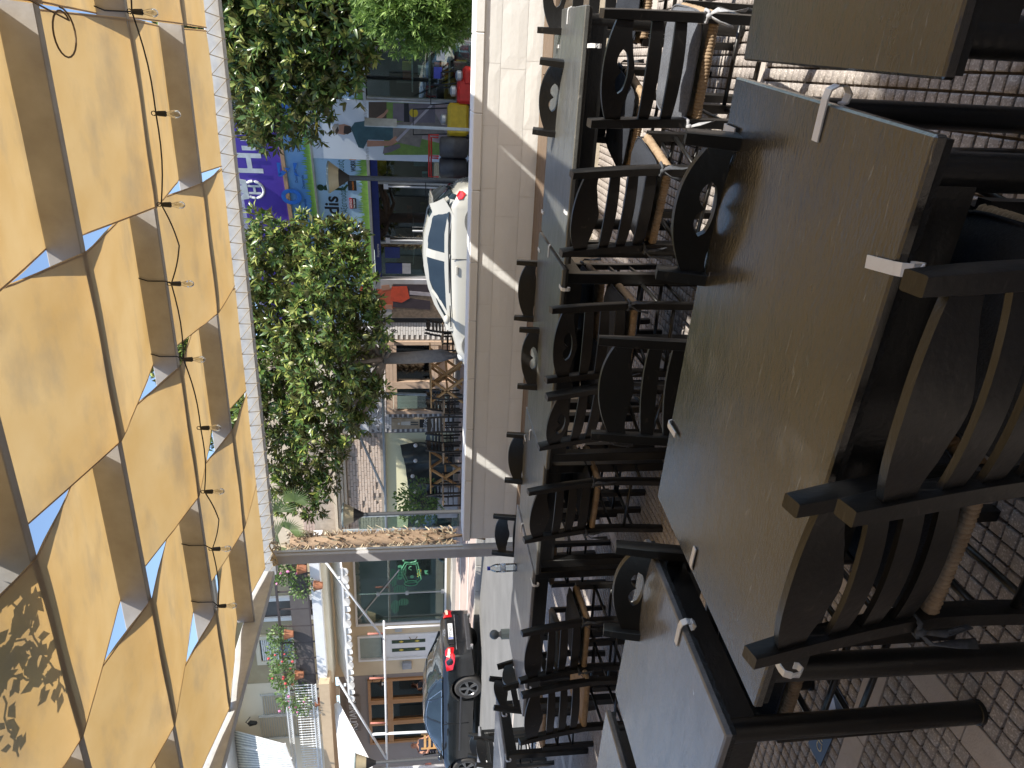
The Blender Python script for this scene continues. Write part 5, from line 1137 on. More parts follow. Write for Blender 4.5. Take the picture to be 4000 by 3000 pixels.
# ================================================================== CARS
def car(root, L, W_, stations, belt, gh, paint, wheels, wr, chrome=None, dark=SHADE_D, n=72):
    """stations: (x, z_top, halfwidth) along the body from tail (x=0) to nose; gh: roof line (x, z, half width); local +x = nose"""
    def lerp(tab, x, i):
        for a, b in zip(tab[:-1], tab[1:]):
            if x <= b[0]: t = (x-a[0])/(b[0]-a[0]+1e-9); t = max(0, min(1, t)); return a[i]+(b[i]-a[i])*(t*t*(3-2*t)*.4+t*.6)
        return tab[-1][i]
    V = []; F = []; ring = 18; xs = sorted(set([L*k/n for k in range(n+1)]+[.0, .012, .035, L-.012, L-.035]+[w_+wr*1.2*math.cos(a) for w_ in wheels for a in np.linspace(0, PI, 15)]))
    for x in xs:
        zt = lerp(stations, x, 1); hw = lerp(stations, x, 2); zb = .20+.06*(1-min(1, x/.5))+.05*(1-min(1, (L-x)/.5)); za = zb
        for w_ in wheels:
            dx = abs(x-w_)
            if dx < wr*1.2: za = max(za, wr*.98+math.sqrt(max(0, (wr*1.2)**2-dx*dx))-.0)
        za = min(za, zt-.14)
        side = [(hw*.96, za), (hw*.985, za+.035), (hw, max(za+.05, min(.50, zt-.25))), (hw*.997, max(za+.07, min(.62, zt-.17))), (hw*.985, zt-.13), (hw*.955, zt-.055), (hw*.88, zt-.012), (hw*.6, zt+.006), (0, zt+.014)]
        P = side+[(-y, z) for y, z in side[:-1][::-1]]+[(0, max(zb, za-.0))]
        V += [(x, y, z) for y, z in P]
    m = len(P)
    for i in range(len(xs)-1):
        for j in range(m): F.append((i*m+j, (i+1)*m+j, (i+1)*m+(j+1) % m, i*m+(j+1) % m))
    F.append(tuple(range(m))); F.append(tuple((len(xs)-1)*m+j for j in range(m-1, -1, -1)))
    mb = MB(); mb.add(V, F); body = mb.build('body', paint, root, smooth=2, local=True)
    # greenhouse of glass, roof skin and pillars over it
    V = []; F = []; gx = np.linspace(gh[0][0], gh[-1][0], 40); prof = []
    for x in gx:
        zr = lerp(gh, x, 1); hr = lerp(gh, x, 2); zb = lerp(stations, x, 1)-.01; hb_ = lerp(stations, x, 2)*.93; zr = max(zr, zb+.004); prof.append((x, zr, hr, zb, hb_))
        V += [(x, hb_, zb), (x, (hb_*.45+hr*.55), zb+(zr-zb)*.62), (x, hr, zr-.045*(zr-zb > .1)), (x, hr*.86, zr-.01*(zr-zb > .05)), (x, 0, zr+.012), (x, -hr*.86, zr-.01*(zr-zb > .05)), (x, -hr, zr-.045*(zr-zb > .1)), (x, -(hb_*.45+hr*.55), zb+(zr-zb)*.62), (x, -hb_, zb)]
    for i in range(len(gx)-1):
        for j in range(8): F.append((i*9+j, (i+1)*9+j, (i+1)*9+j+1, i*9+j+1))
    mb = MB(); mb.add(V, F); glz = mb.build('glasshouse', MATS['car_glass'], root, smooth=2, local=True)
    return body, prof, lerp
cg = mat('car_glass', (.02, .03, .035), .04, (.012, .018, .02), 3, spec=.9, coat=1.)
TYRE = mat('tyre', (.035, .033, .032), .8, (.05, .045, .04), 30); RIM = mat('alloy_rim', (.36, .36, .37), .3, (.2, .2, .2), 10, metal=.8); CHR = mat('chrome', (.75, .76, .78), .15, metal=.9)
def wheel(root, x, y, r, spokes=5):
    s = 1 if y > 0 else -1; w_ = .105
    ty = MB(); prof = [(r*.70, -w_), (r*.93, -w_), (r*.995, -w_*.75), (r, 0), (r*.995, w_*.75), (r*.93, w_), (r*.70, w_)]; n = 30; V = []; F = []
    for k in range(n):
        a = 2*PI*k/n
        for rr, yy in prof: V.append((x+rr*math.cos(a), y+yy, r+rr*math.sin(a)))
    m = len(prof)
    for k in range(n):
        for j in range(m-1): F.append((k*m+j, k*m+j+1, ((k+1) % n)*m+j+1, ((k+1) % n)*m+j))
    ty.add(V, F); wh = thing_part(root, 'wheel'); ty.build('tyre', TYRE, wh, smooth=2, local=True)
    rm = MB(); yo = y+s*w_*.82
    for rr in (.70, .64): rm.tube([(x+r*rr*math.cos(a), yo, r+r*rr*math.sin(a)) for a in np.linspace(0, 2*PI, 31)], .014, 6, up=Vector((0, 1, 0)))
    for k in range(spokes):
        a = 2*PI*k/spokes+.3
        for q in (-.10, .10): rm.bar((x+r*.12*math.cos(a+q), yo, r+r*.12*math.sin(a+q)), (x+r*.66*math.cos(a+q*1.1), yo+s*.004, r+r*.66*math.sin(a+q*1.1)), .028, .03, up=Vector((0, 1, 0)))
    V = [(x+r*.15*math.cos(a), yo+s*.012, r+r*.15*math.sin(a)) for a in np.linspace(0, 2*PI, 13)[:-1]]; rm.add(V, [tuple(range(12))]); rm.build('rim', RIM, wh, local=True)
    ds = MB(); ds.add([(x+r*.66*math.cos(a), yo-s*.06, r+r*.66*math.sin(a)) for a in np.linspace(0, 2*PI, 25)[:-1]], [tuple(range(24))]); ds.build('brake_disc', mat('wheel_dark', (.025, .022, .022), .7), wh, local=True)
def thing_part(root, name):
    o = bpy.data.objects.new(name, None); COL.objects.link(o); o.parent = root; o.empty_display_size = .1; return o
def sidepoly(root, prof_pts, y, name, m, s=1, th=.006, par=None):   # polygon in x,z placed at side y(x,z)
    pass
BPAINT = mat('black_car_paint', (.012, .013, .015), .16, (.010, .011, .012), 2, coat=1., spec=.6)
bc = thing('parked_car', 'black saloon car parked at the far kerb with its red tail lamp towards us', 'car', (-12.33, 13.42, -.03), PI)
st = [(0, .72, .70), (.03, .80, .78), (.10, .88, .83), (.16, .93, .84), (.75, .945, .865), (1.6, .93, .885), (2.8, .92, .885), (3.25, .905, .87), (3.9, .80, .84), (4.3, .70, .80), (4.48, .58, .72), (4.55, .48, .62)]
ghp = [(.62, .935, .60), (.95, 1.12, .60), (1.35, 1.29, .60), (1.75, 1.355, .60), (2.15, 1.365, .60), (2.5, 1.31, .60), (2.85, 1.14, .62), (3.28, .905, .66)]
bbody, bprof, blerp = car(bc, 4.55, 1.77, st, .92, ghp, BPAINT, (.92, 3.55), .325)
for x_ in (.92, 3.55):
    for y_ in (-.76, .76): wheel(bc, x_, y_, .325)
def ghpoint(prof, x, f, s, off=.006):    # point on the greenhouse side: f 0 belt .. 1 cant rail
    q = min(prof, key=lambda p: abs(p[0]-x)); i = prof.index(q); j = min(i+1, len(prof)-1) if x > q[0] else max(i-1, 0); r_ = prof[j]
    t = 0 if abs(r_[0]-q[0]) < 1e-6 else (x-q[0])/(r_[0]-q[0]); x0, zr, hr, zb, hb_ = [a+(b-a)*t for a, b in zip(q, r_)]
    zt = zr-.045*(zr-zb > .1)
    if f <= .62/1: pass
    zm, hm = zb+(zr-zb)*.62, hb_*.45+hr*.55; g = f
    k = (zm-zb)/(zt-zb+1e-9)
    if g < k: y, z = hb_+(hm-hb_)*g/k, zb+(zm-zb)*g/k
    else: y, z = hm+(hr-hm)*(g-k)/(1-k+1e-9), zm+(zt-zm)*(g-k)/(1-k+1e-9)
    return Vector((x, s*(y+off), z))
def roofskin(root, prof, x0, x1, paint, name='roof'):
    m_ = MB(); rows = [p for p in prof if x0 <= p[0] <= x1]; V = []; F = []
    for x, zr, hr, zb, hb_ in rows:
        for yy, zz in ((hr+.004, zr-.062), (hr+.006, zr-.040), (hr*.87, zr-.004), (0, zr+.018), (-hr*.87, zr-.004), (-hr-.006, zr-.040), (-hr-.004, zr-.062)): V.append((x, yy, zz))
    for i in range(len(rows)-1):
        for j in range(6): F.append((i*7+j, (i+1)*7+j, (i+1)*7+j+1, i*7+j+1))
    m_.add(V, F); return m_.build(name, paint, root, smooth=2, local=True)
roofskin(bc, bprof, 1.28, 2.42, BPAINT)
for s in (-1, 1):
    for (xa_, fa, xb_, fb, w_) in ((1.18, 0, 1.5, 1, .05), (2.02, 0, 1.98, 1, .045)): MB().sweep([ghpoint(bprof, xa_+(xb_-xa_)*t, fa+(fb-fa)*t, s) for t in np.linspace(0, 1, 5)], [(-w_/2, -.006), (w_/2, -.006), (w_/2, .006), (-w_/2, .006)], up=Vector((0, s, .3))).build('pillar', BPAINT, bc, local=True)
    MB().sweep([ghpoint(bprof, x, f, s, .004) for x, f in [(.66, .2), (.9, .9), (1.2, .97), (1.5, 1), (2.0, 1), (2.4, 1), (2.7, 1), (3.0, 1), (3.22, .6)]], [(-.035, -.006), (.035, -.006), (.035, .006), (-.035, .006)], up=Vector((0, s, .3))).build('roof_rail', BPAINT, bc, local=True)
    MB().sweep([ghpoint(bprof, x, f, s, .012) for x, f in [(.98, .10), (1.15, .55), (1.42, .93), (1.8, .96), (2.2, .96), (2.6, .93), (2.95, .75), (3.12, .15)]]+[ghpoint(bprof, 3.1, .06, s, .012), ghpoint(bprof, 2.0, .06, s, .012), ghpoint(bprof, .98, .08, s, .012)], [(-.006, -.004), (.006, -.004), (.006, .004), (-.006, .004)], up=Vector((0, s, .3))).build('chrome_trim', CHR, bc, local=True)
    for x in (1.45, 2.25): MB().box((x, s*(blerp(st, x, 2)+.012), .80), (.17, .02, .03), bev=.008).build('door_handle', BPAINT, bc, local=True)
    MB().box((2.0, s*(blerp(st, 2.0, 2)+.004), .5), (1.75, .02, .035), bev=.006).build('side_moulding', CHR if s == 0 else mat('moulding', (.05, .05, .055), .3), bc, local=True)
    m_ = MB(); m_.ball((2.92, s*.99, .97), .085, 10, .75); m_.bar((2.92, s*.84, .93), (2.92, s*.95, .95), .05, .03); m_.build('door_mirror', BPAINT, bc, smooth=True, local=True)
    for x in (1.98,): m_ = MB(); m_.box((x, s*(blerp(st, x, 2)-.001), .60), (.008, .012, .6)); m_.build('door_seam', BLACK, bc, local=True)
    # tail lamp wrapping the corner
    TL = mat('tail_lamp_red', (.55, .01, .015), .12, (.4, .005, .01), 8, coat=1.); TLW = mat('tail_lamp_clear', (.75, .62, .5), .15, (.6, .4, .3), 20, coat=1.)
    y1 = .80*s
    m_ = MB(); P = [(-.005, s*.50, .66), (-.005, s*.50, .80), (.06, s*.53, .86), (.14, s*.80, .87), (.34, s*.872, .84), (.30, s*.878, .70), (.10, s*.835, .655), (.02, s*.76, .645)]
    Pc = [Vector(p) for p in P]; ctr = Vector((-.02, s*.74, .75)); m_.add([ctr]+Pc, [((0, i+1, (i+1) % 8+1) if s > 0 else (0, (i+1) % 8+1, i+1)) for i in range(8)]); m_.build('tail_lamp', TL, bc, smooth=True, local=True)
    m_ = MB(); m_.add([(-.03, s*.56, .75), (-.028, s*.56, .80), (.02, s*.76, .825), (.02, s*.80, .77), (-.02, s*.72, .745)], [(0, 1, 2, 3, 4)]); m_.build('indicator_lens', TLW, bc, local=True)
    m_ = MB(); m_.lathe([(.028, -.05), (.034, -.05), (.034, .06), (.028, .06)], (0, 0, 0), 12); V = [(z-.02, y+s*.52, -x+.25) for x, y, z in m_.v]; m_.v = V; m_.build('exhaust', CHR, bc, smooth=2, local=True)
# rear window, plate, badge, bumper line
m_ = MB(); V = []; rw = [p for p in bprof if .66 <= p[0] <= 1.22]; F = []
m_ = MB(); m_.box((-.012, 0, .72), (.02, .80, .17), bev=.012); m_.build('plate_recess', BLACK, bc, local=True)
m_ = MB(); m_.box((-.026, 0, .715), (.012, .52, .112), bev=.004); pl_ = m_.build('number_plate', WHITEP, bc, local=True)
tm = MB(); textmb(tm, 'ΝΙΥ-6311', (-.034, .20, .685), (0, -1, 0), UPV, .07, .40, bold=.01); tm.build('plate_lettering', NEARB, pl_, local=True)
MB().box((-.034, .235, .715), (.004, .04, .108)).build('plate_band', mat('badge_blue', (.05, .1, .4), .5), pl_, local=True)
m_ = MB()
for k in range(4): m_.tube([(-.006, -.075+.05*k+.032*math.cos(a), .862+.032*math.sin(a)) for a in np.linspace(0, 2*PI, 15)], .0055, 5, up=Vector((1, 0, 0)))
m_.build('ring_emblem', CHR, bc, smooth=True, local=True)
MB().box((-.008, 0, .60), (.02, 1.15, .022), bev=.006).build('bumper_trim', CHR, bc, local=True)
MB().box((.02, 0, .31), (.09, 1.2, .13), bev=.03).build('bumper_valance', mat('moulding', (.05, .05, .055), .3), bc, local=True)
MB().box((2.3, 0, .24), (3.9, 1.3, .12)).build('underbody', BLACK, bc, local=True)
# cream hatchback
CPAINT = mat('cream_car_paint', (.50, .48, .42), .22, (.47, .45, .39), 2, coat=.8)
hc = thing('parked_car', 'cream three-door hatchback with roof spoiler parked beyond the white wall', 'car', (PY(1800, 735, 12.7).x, 13.45, -.03), PI)
st2 = [(0, .60, .62), (.05, .72, .70), (.16, .82, .76), (.32, .90, .79), (1.0, .90, .80), (2.0, .875, .80), (2.55, .85, .79), (3.0, .74, .76), (3.3, .60, .70), (3.46, .42, .58)]
gh2 = [(.12, .86, .50), (.22, .98, .51), (.36, 1.13, .52), (.58, 1.25, .53), (.95, 1.325, .54), (1.3, 1.34, .54), (1.65, 1.30, .54), (2.05, 1.16, .56), (2.62, .86, .62)]
hbody, hprof, hlerp = car(hc, 3.46, 1.6, st2, .9, gh2, CPAINT, (.55, 2.85), .27)
for x_ in (.55, 2.85):
    for y_ in (-.68, .68): wheel(hc, x_, y_, .27, 7)
roofskin(hc, hprof, .55, 1.72, CPAINT)
m_ = MB(); m_.sweep([(.30, -.46, 1.185), (.27, 0, 1.215), (.30, .46, 1.185)], [(-.09, -.012), (.10, -.02), (.12, .02), (-.09, .008)]); m_.build('spoiler', CPAINT, hc, smooth=2, local=True)
for s in (-1, 1):
    V = []; m_ = MB()   # painted side skin round the two arched windows
    top = [(.20, .85), (.35, .97), (.6, 1.0), (1.0, 1.0), (1.4, 1.0), (1.8, 1.0), (2.1, 1.0), (2.4, 1.0), (2.58, .8)]
    m_.sweep([ghpoint(hprof, x, f, s, .004) for x, f in top], [(-.055, -.006), (.055, -.006), (.055, .006), (-.055, .006)], up=Vector((0, s, .3))); m_.build('roof_rail', CPAINT, hc, smooth=2, local=True)
    MB().sweep([ghpoint(hprof, x, .12, s, .008) for x in (.2, .8, 1.4, 2.0, 2.58)], [(-.045, -.008), (.045, -.008), (.045, .008), (-.045, .008)], up=Vector((0, s, .3))).build('shoulder', CPAINT, hc, smooth=2, local=True)
    for (xa_, fa, xb_, fb, w_, nm) in ((1.22, 0, 1.16, 1, .15, 'pillar'), (.34, 0, .50, 1, .40, 'pillar'), (2.52, 0, 1.85, 1, .05, 'pillar')):
        MB().sweep([ghpoint(hprof, xa_+(xb_-xa_)*t, fa+(fb-fa)*t, s, .006) for t in np.linspace(0, 1, 6)], [(-w_/2, -.006), (w_/2, -.006), (w_/2, .006), (-w_/2, .006)], up=Vector((0, s, .3))).build(nm, CPAINT, hc, local=True)
    MB().sweep([ghpoint(hprof, x, .04, s, .010) for x in (.42, 1.0, 1.6, 2.5)], [(-.01, -.005), (.01, -.005), (.01, .005), (-.01, .005)], up=Vector((0, s, .3))).build('window_rubber', BLACK, hc, local=True)
    MB().box((1.42, s*(hlerp(st2, 1.4, 2)+.012), .76), (.16, .025, .045), bev=.01).build('door_handle', CPAINT, hc, local=True)
    m_ = MB(); m_.ball((2.30, s*.90, .93), .085, 10, .75); m_.bar((2.30, s*.76, .90), (2.30, s*.87, .91), .05, .03); m_.build('door_mirror', CPAINT, hc, smooth=True, local=True)
    m_ = MB(); P = [(.07, s*.60, .62), (.06, s*.65, .73), (.13, s*.71, .78), (.19, s*.765, .76), (.18, s*.772, .68), (.10, s*.745, .62)]; m_.add([Vector((.05, s*.71, .70))]+P, [((0, i+1, (i+1) % 6+1) if s > 0 else (0, (i+1) % 6+1, i+1)) for i in range(6)]); m_.build('tail_lamp', TL, hc, smooth=True, local=True)
    m_ = MB(); m_.ball((3.12, s*.60, .62), .11, 10, .8); m_.build('headlight', mat('lamp_glass', (.7, .72, .7), .1, coat=1.), hc, smooth=True, local=True)
    MB().box((1.22, s*(hlerp(st2, 1.2, 2)-.002), .6), (.008, .012, .5)).build('door_seam', BLACK, hc, local=True)
MB().box((1.9, 0, .25), (2.9, 1.2, .14)).build('underbody', BLACK, hc, local=True)
MB().box((2.0, -.36, .93), (.25, .5, .12), bev=.04).build('dashboard', BLACK, hc, local=True)

# ================================================================== MACHINES IN FRONT OF THE TOOL SHOP
def drum_roller(px, label, Y=15.2):
    p = PY(px[0], px[1], Y); t = thing('drum_machine', label, 'machine', (p.x, Y, .12), .3, 'dark drums with red tubular handles')
    m_ = MB(); m_.lathe([(.17, .30), (.20, .34), (.205, .55), (.21, .57), (.205, .59), (.20, .80), (.17, .84), (.0001, .85)], (0, 0, 0), 18); m_.build('drum', mat('dark_drum', (.05, .045, .045), .5, (.08, .07, .065), 12), t, smooth=2, local=True)
    m_ = MB(); m_.tube([(-.2, -.1, .86), (-.2, -.1, 1.05), (.2, -.1, 1.05), (.2, -.1, .86)], .018, 6); m_.tube([(-.2, .12, .86), (-.2, .12, 1.0), (.2, .12, 1.0), (.2, .12, .86)], .018, 6); m_.build('red_handle', mat('machine_red', (.65, .03, .02), .4), t, local=True)
    for s in (-1, 1): MB().lathe([(.08, 0), (.12, .02), (.12, .12), (.08, .14)], (s*.18, 0, 0), 12).build('foot', TYRE, t, local=True)
    MB().box((0, 0, .22), (.3, .25, .12), bev=.02).build('base', BLACK, t, local=True)
drum_roller((1750, 575), 'dark ribbed drum machine with red handle right of the street lamp pole', 15.0); drum_roller((1745, 655), 'dark ribbed drum machine with red handle beside the street lamp pole', 15.1)
def small_machine(px, body, label, s=1., Y=15.2):
    p = PY(px[0], px[1], Y); t = thing('garden_machine', label, 'machine', (p.x, Y, .12), .2)
    MB().box((0, 0, .36*s), (.45*s, .35*s, .3*s), bev=.05).build('housing', body, t, local=True); m_ = MB(); m_.lathe([(.07, 0), (.10, .03), (.10, .1), (.04, .13)], (0, -.1, .52*s), 12); m_.build('engine_cap', ALU, t, smooth=2, local=True)
    for sx in (-1, 1): m_ = MB(); m_.tube([(sx*.2*s, 0, .16*s), (sx*.2*s+.05*sx, 0, .16*s)], .15*s, 14); m_.build('wheel', TYRE, t, local=True)
    m_ = MB(); m_.tube([(-.18*s, .1, .5*s), (-.18*s, .45, 1.0*s), (.18*s, .45, 1.0*s), (.18*s, .1, .5*s)], .014, 6); m_.build('handlebar', BLACK, t, local=True)
small_machine((1745, 470), mat('machine_yellow', (.65, .42, .02), .4), 'yellow plate compactor in front of the washer poster', 1.35); small_machine((1780, 360), mat('machine_red', (.65, .03, .02), .4), 'red pressure machine below the shelves of yellow boxes', 1.0)
small_machine((1800, 300), mat('machine_red', (.65, .03, .02), .4), 'small red machine at the right of the glass door', .8); small_machine((1770, 740), mat('machine_red', (.65, .03, .02), .4), 'red machine with dark tank between lamp pole and cream car', 1.1)
m_ = MB(); c_ = PY(1480, 650, 16.95); m_.lathe([(.0001, -.18), (.14, -.16), (.22, -.05), (.22, .05), (.14, .16), (.0001, .18)], c_, 18); o = m_.build('yellow_reel', mat('machine_yellow', (.65, .42, .02), .4), smooth=2); tag(o, 'round yellow hose reel in the shop window left of the washer poster', 'reel')

# ================================================================== PERSON seated on the far terrace
def person_seated(loc, rz, label):
    t = thing('person', label, 'person', loc, rz)
    J = dict(pel=(0, 0, .50), sp=(-.03, 0, .72), ch=(-.01, 0, .92), nk=(.02, 0, 1.06), hd=(.05, 0, 1.17), ht=(.05, 0, 1.27), sL=(0, .19, .98), eL=(.06, .24, .72), hL=(.27, .20, .66), sR=(0, -.19, .98), eR=(.08, -.24, .72), hR=(.29, -.16, .68), tL=(0, .10, .49), kL=(.42, .13, .50), aL=(.44, .13, .08), fL=(.58, .14, .04), tR=(0, -.10, .49), kR=(.42, -.13, .50), aR=(.44, -.13, .08), fR=(.58, -.14, .04))
    E_ = [('pel', 'sp'), ('sp', 'ch'), ('ch', 'nk'), ('nk', 'hd'), ('hd', 'ht'), ('ch', 'sL'), ('sL', 'eL'), ('eL', 'hL'), ('ch', 'sR'), ('sR', 'eR'), ('eR', 'hR'), ('pel', 'tL'), ('tL', 'kL'), ('kL', 'aL'), ('aL', 'fL'), ('pel', 'tR'), ('tR', 'kR'), ('kR', 'aR'), ('aR', 'fR')]
    R_ = dict(pel=.15, sp=.14, ch=.15, nk=.055, hd=.095, ht=.075, sL=.065, eL=.045, hL=.035, sR=.065, eR=.045, hR=.035, tL=.09, kL=.06, aL=.04, fL=.035, tR=.09, kR=.06, aR=.04, fR=.035)
    ks = list(J); me = bpy.data.meshes.new('body'); me.from_pydata([J[k] for k in ks], [(ks.index(a), ks.index(b)) for a, b in E_], []); o = bpy.data.objects.new('body', me); COL.objects.link(o)
    sk = o.modifiers.new('skin', 'SKIN')
    for i, k in enumerate(ks): me.skin_vertices[0].data[i].radius = (R_[k], R_[k]); me.skin_vertices[0].data[i].use_root = (k == 'pel')
    sb_ = o.modifiers.new('sub', 'SUBSURF'); sb_.levels = 2; sb_.render_levels = 2; dg = bpy.context.evaluated_depsgraph_get(); m2 = bpy.data.meshes.new_from_object(o.evaluated_get(dg)); bpy.data.objects.remove(o)
    SK = mat('skin', (.45, .22, .14), .6); CL = mat('navy_vest', (.02, .025, .045), .85); m2.materials.clear(); m2.materials.append(SK); m2.materials.append(CL)
    for p in m2.polygons:
        c = p.center; p.use_smooth = True; p.material_index = 1 if ((c.z < 1.02 and abs(c.y) < .2 and c.x < .2) or (c.z < .62 and c.z > .1)) else 0
    link('body', m2, t, True)
    m_ = MB(); m_.ball((.145, 0, 1.18), .016, 6); m_.ball((.12, .09, 1.18), .02, 6); m_.ball((.12, -.09, 1.18), .02, 6); m_.build('nose_and_ears', SK, t, smooth=True, local=True)
    m_ = MB(); m_.ball((.128, .035, 1.205), .011, 6); m_.ball((.128, -.035, 1.205), .011, 6); m_.build('eyes', BLACK, t, local=True)
    return t
pp = PY(1640, 2915, 16.8); person_seated((pp.x, 16.8, .42), math.radians(-15), 'bald man in a dark sleeveless top seated on the grill house terrace')
o = stand(pC, pp.x+.0, 16.8, -105, 'black chair under the seated man on the grill house terrace', .42, 'black chairs outside the taverna')
wt = thing('wooden_armchair', 'light wooden slatted chair between the seated man and the black car', 'chair', (PY(1700, 2880, 16.2).x, 16.2, .36), .4); PINE = MATS['pine']
for s in (-1, 1):
    for q_ in (-1, 1): MB().bar((s*.22, q_*.2, 0), (s*.22, q_*.2, .45 if q_ > 0 else 1.0), .04, .04).build('leg', PINE, wt, local=True)
MB().box((0, 0, .45), (.5, .46, .03), bev=.006).build('seat', PINE, wt, local=True)
for k in range(3): MB().box((0, -.2, .6+.14*k), (.44, .02, .07), bev=.004).build('back_slat', PINE, wt, local=True)

# ================================================================== CAFE behind the camera (seen in reflections)
cf = thing('cafe_building', 'cafe front behind the terrace, outside the photo', 'building', (-3, -5.2, 0))
m_ = MB(); m_.box((-3, -5.4, 2.9), (30, .3, 5.8)); m_.build('wall', mat('cafe_wall', (.33, .29, .24), .85), cf)
for k in range(9): MB().box((-15.5+3.1*k, -5.22, 1.5), (2.2, .06, 2.5)).build('window', mat('cafe_window', (.03, .035, .04), .2), cf)
MB().box((-3, -4.8, 3.3), (30, 1.0, .12)).build('canopy_ledge', BEAMP, cf)
cg2 = thing('street_houses', 'row of dim houses further along behind the camera, outside the photo', 'building', (-40, -7, 0))
m_ = MB(); m_.box((-42, -8, 3.6), (46, 1, 7.2)); m_.box((26, -8, 3.2), (26, 1, 6.4)); m_.build('wall', mat('far_wall', (.34, .34, .31), .9, (.10, .12, .09), .35), cg2)
for k in range(12): MB().box((-63+3.7*k, -7.46, 1.6), (2, .08, 2.4)).build('window', MATS['cafe_window'], cg2)

# vine running over the canvas at the left
vi = thing('vine', 'leafy vine over the canvas whose shadow shows through it at the left', 'vine', (-3.4, 1.9, 3.2)); vp = []
vm = MB(); vl = MB()
def over(x, y, Z=3.22): p = PZ(x, y, 2.99); k = (Z-2.99); return Vector((p.x+.79*k, p.y-.40*k, Z))
for path in ([(20, 2230), (60, 2330), (110, 2400), (120, 2500), (170, 2560), (190, 2650)], [(120, 2260), (150, 2350), (140, 2440), (180, 2520), (240, 2640), (260, 2700)], [(0, 2650), (60, 2620), (110, 2650), (160, 2660), (230, 2680)], [(10, 2560), (60, 2560), (90, 2600), (60, 2700), (20, 2760)], [(70, 2720), (120, 2850), (150, 2960)]):
    P = [over(a+random.uniform(-6, 6), b) for a, b in path]; Q = []
    for a, b in zip(P[:-1], P[1:]):
        for t in (0, .33, .66): Q.append(a.lerp(b, t)+Vector((random.uniform(-.02, .02), random.uniform(-.02, .02), random.uniform(-.02, .02))))
    Q.append(P[-1]); vm.tube(Q, .005, 5)
    for q_ in Q:
        for _ in range(3 if path[0][0] in (0, 10) else 2):
            a = random.uniform(0, 6.3); L = random.uniform(.05, .10); d_ = Vector((math.cos(a), math.sin(a), random.uniform(-.3, .3))); s_ = Vector((-d_.y, d_.x, 0))*L*.28; o_ = q_+d_*.02; vl.add([o_, o_+d_*L*.4+s_, o_+d_*L, o_+d_*L*.4-s_], [(0, 1, 2, 3)])
vm.build('stem', mat('twig', (.16, .1, .05), .8), vi); vl.build('leaves', LEAFG, vi, kind='stuff')

# ================================================================== TREES
def blobs_to_crown(name, blobs, n_ros, lf, leafm, parent, seed, nleaf=8, spread=1.0, lw=.34, droop=0.):
    """rosettes of broad leaves set through the shells of overlapping masses"""
    rs = np.random.RandomState(seed); vols = np.array([b[3]**2 for b in blobs]); pr_ = vols/vols.sum(); V = np.zeros((n_ros*nleaf, 6, 3)); k = 0
    for _ in range(n_ros):
        b = blobs[rs.choice(len(blobs), p=pr_)]; dct = rs.normal(size=3); dct /= np.linalg.norm(dct); rad = b[3]*(rs.uniform(.35, 1.05)**.55)*(1+.12*math.sin(dct[0]*5+b[0])+.1*math.sin(dct[2]*7))
        c = np.array(b[:3])+dct*rad; ax_ = dct*.6+np.array([0, 0, .55-droop])+rs.normal(size=3)*.35; ax_ /= np.linalg.norm(ax_)
        a = np.cross(ax_, [0, 0, 1.]); a = a/(np.linalg.norm(a)+1e-6) if np.linalg.norm(a) > .05 else np.array([1., 0, 0]); bb = np.cross(ax_, a); ph = rs.uniform(0, 6.28)
        for j in range(nleaf):
            an = ph+j*2.4; el = rs.uniform(.35, 1.25)*spread; dv = (a*math.cos(an)+bb*math.sin(an))*math.sin(el)+ax_*math.cos(el); sd = np.cross(dv, ax_); sd /= (np.linalg.norm(sd)+1e-6); up = np.cross(sd, dv)
            L = lf*rs.uniform(.7, 1.25); w_ = L*lw*.5; base = c+dv*.02; f_ = .25*w_
            V[k] = [base, base+dv*L*.5-sd*w_+up*f_, base+dv*L*.52-up*f_*.3, base+dv*L*.5+sd*w_+up*f_, base+dv*L*.02-up*.002, base+dv*L-up*L*.12]; k += 1
    fb = np.array([(0, 2, 1), (1, 2, 5), (0, 3, 2), (3, 5, 2)]); n = n_ros*nleaf; FA = (fb[None]+np.arange(n)[:, None, None]*6).reshape(-1, 3)
    me = bpy.data.meshes.new(name); me.vertices.add(n*6); me.vertices.foreach_set('co', V.reshape(-1)); me.loops.add(FA.size); me.loops.foreach_set('vertex_index', FA.reshape(-1)); me.polygons.add(len(FA)); me.polygons.foreach_set('loop_start', np.arange(0, FA.size, 3)); me.update(calc_edges=True); me.materials.append(leafm)
    return link(name, me, parent)
MAGL = leafmat('magnolia_leaf', (.11, .19, .042), (.44, .46, .11), (.13, .13, .045), .3, .26)
BARK = mat('pale_bark', (.34, .28, .23), .85, (.2, .16, .13), 14, .9, .5, 50)
def limb(parent, pts, r0, r1, name='limb', m=None):
    n = len(pts); MB().tube(pts, r0, 9, scl=[1+(r1/r0-1)*k/(n-1) for k in range(n)]).build(name, m or BARK, parent, smooth=True)
TY = 14.9
tb_ = PY(1790, 1392, TY); mg = thing('magnolia_tree', 'broad magnolia with pale trunk between the cream car and the brick taverna', 'tree', (tb_.x, TY, .1), 0, 'magnolias along the street')
tf = PY(1500, 1400, TY); limb(mg, [(tb_.x, TY, .1), (tb_.x+.02, TY, .9), (tb_.x-.03, TY, 1.6), (tf.x, TY, tf.z)], .155, .125, 'trunk')
def pb(y, x, rpx, dY=0): p = PY(x, y, TY+dY); return (p.x, TY+dY, p.z, rpx/FPX*TY/.93*1.0)
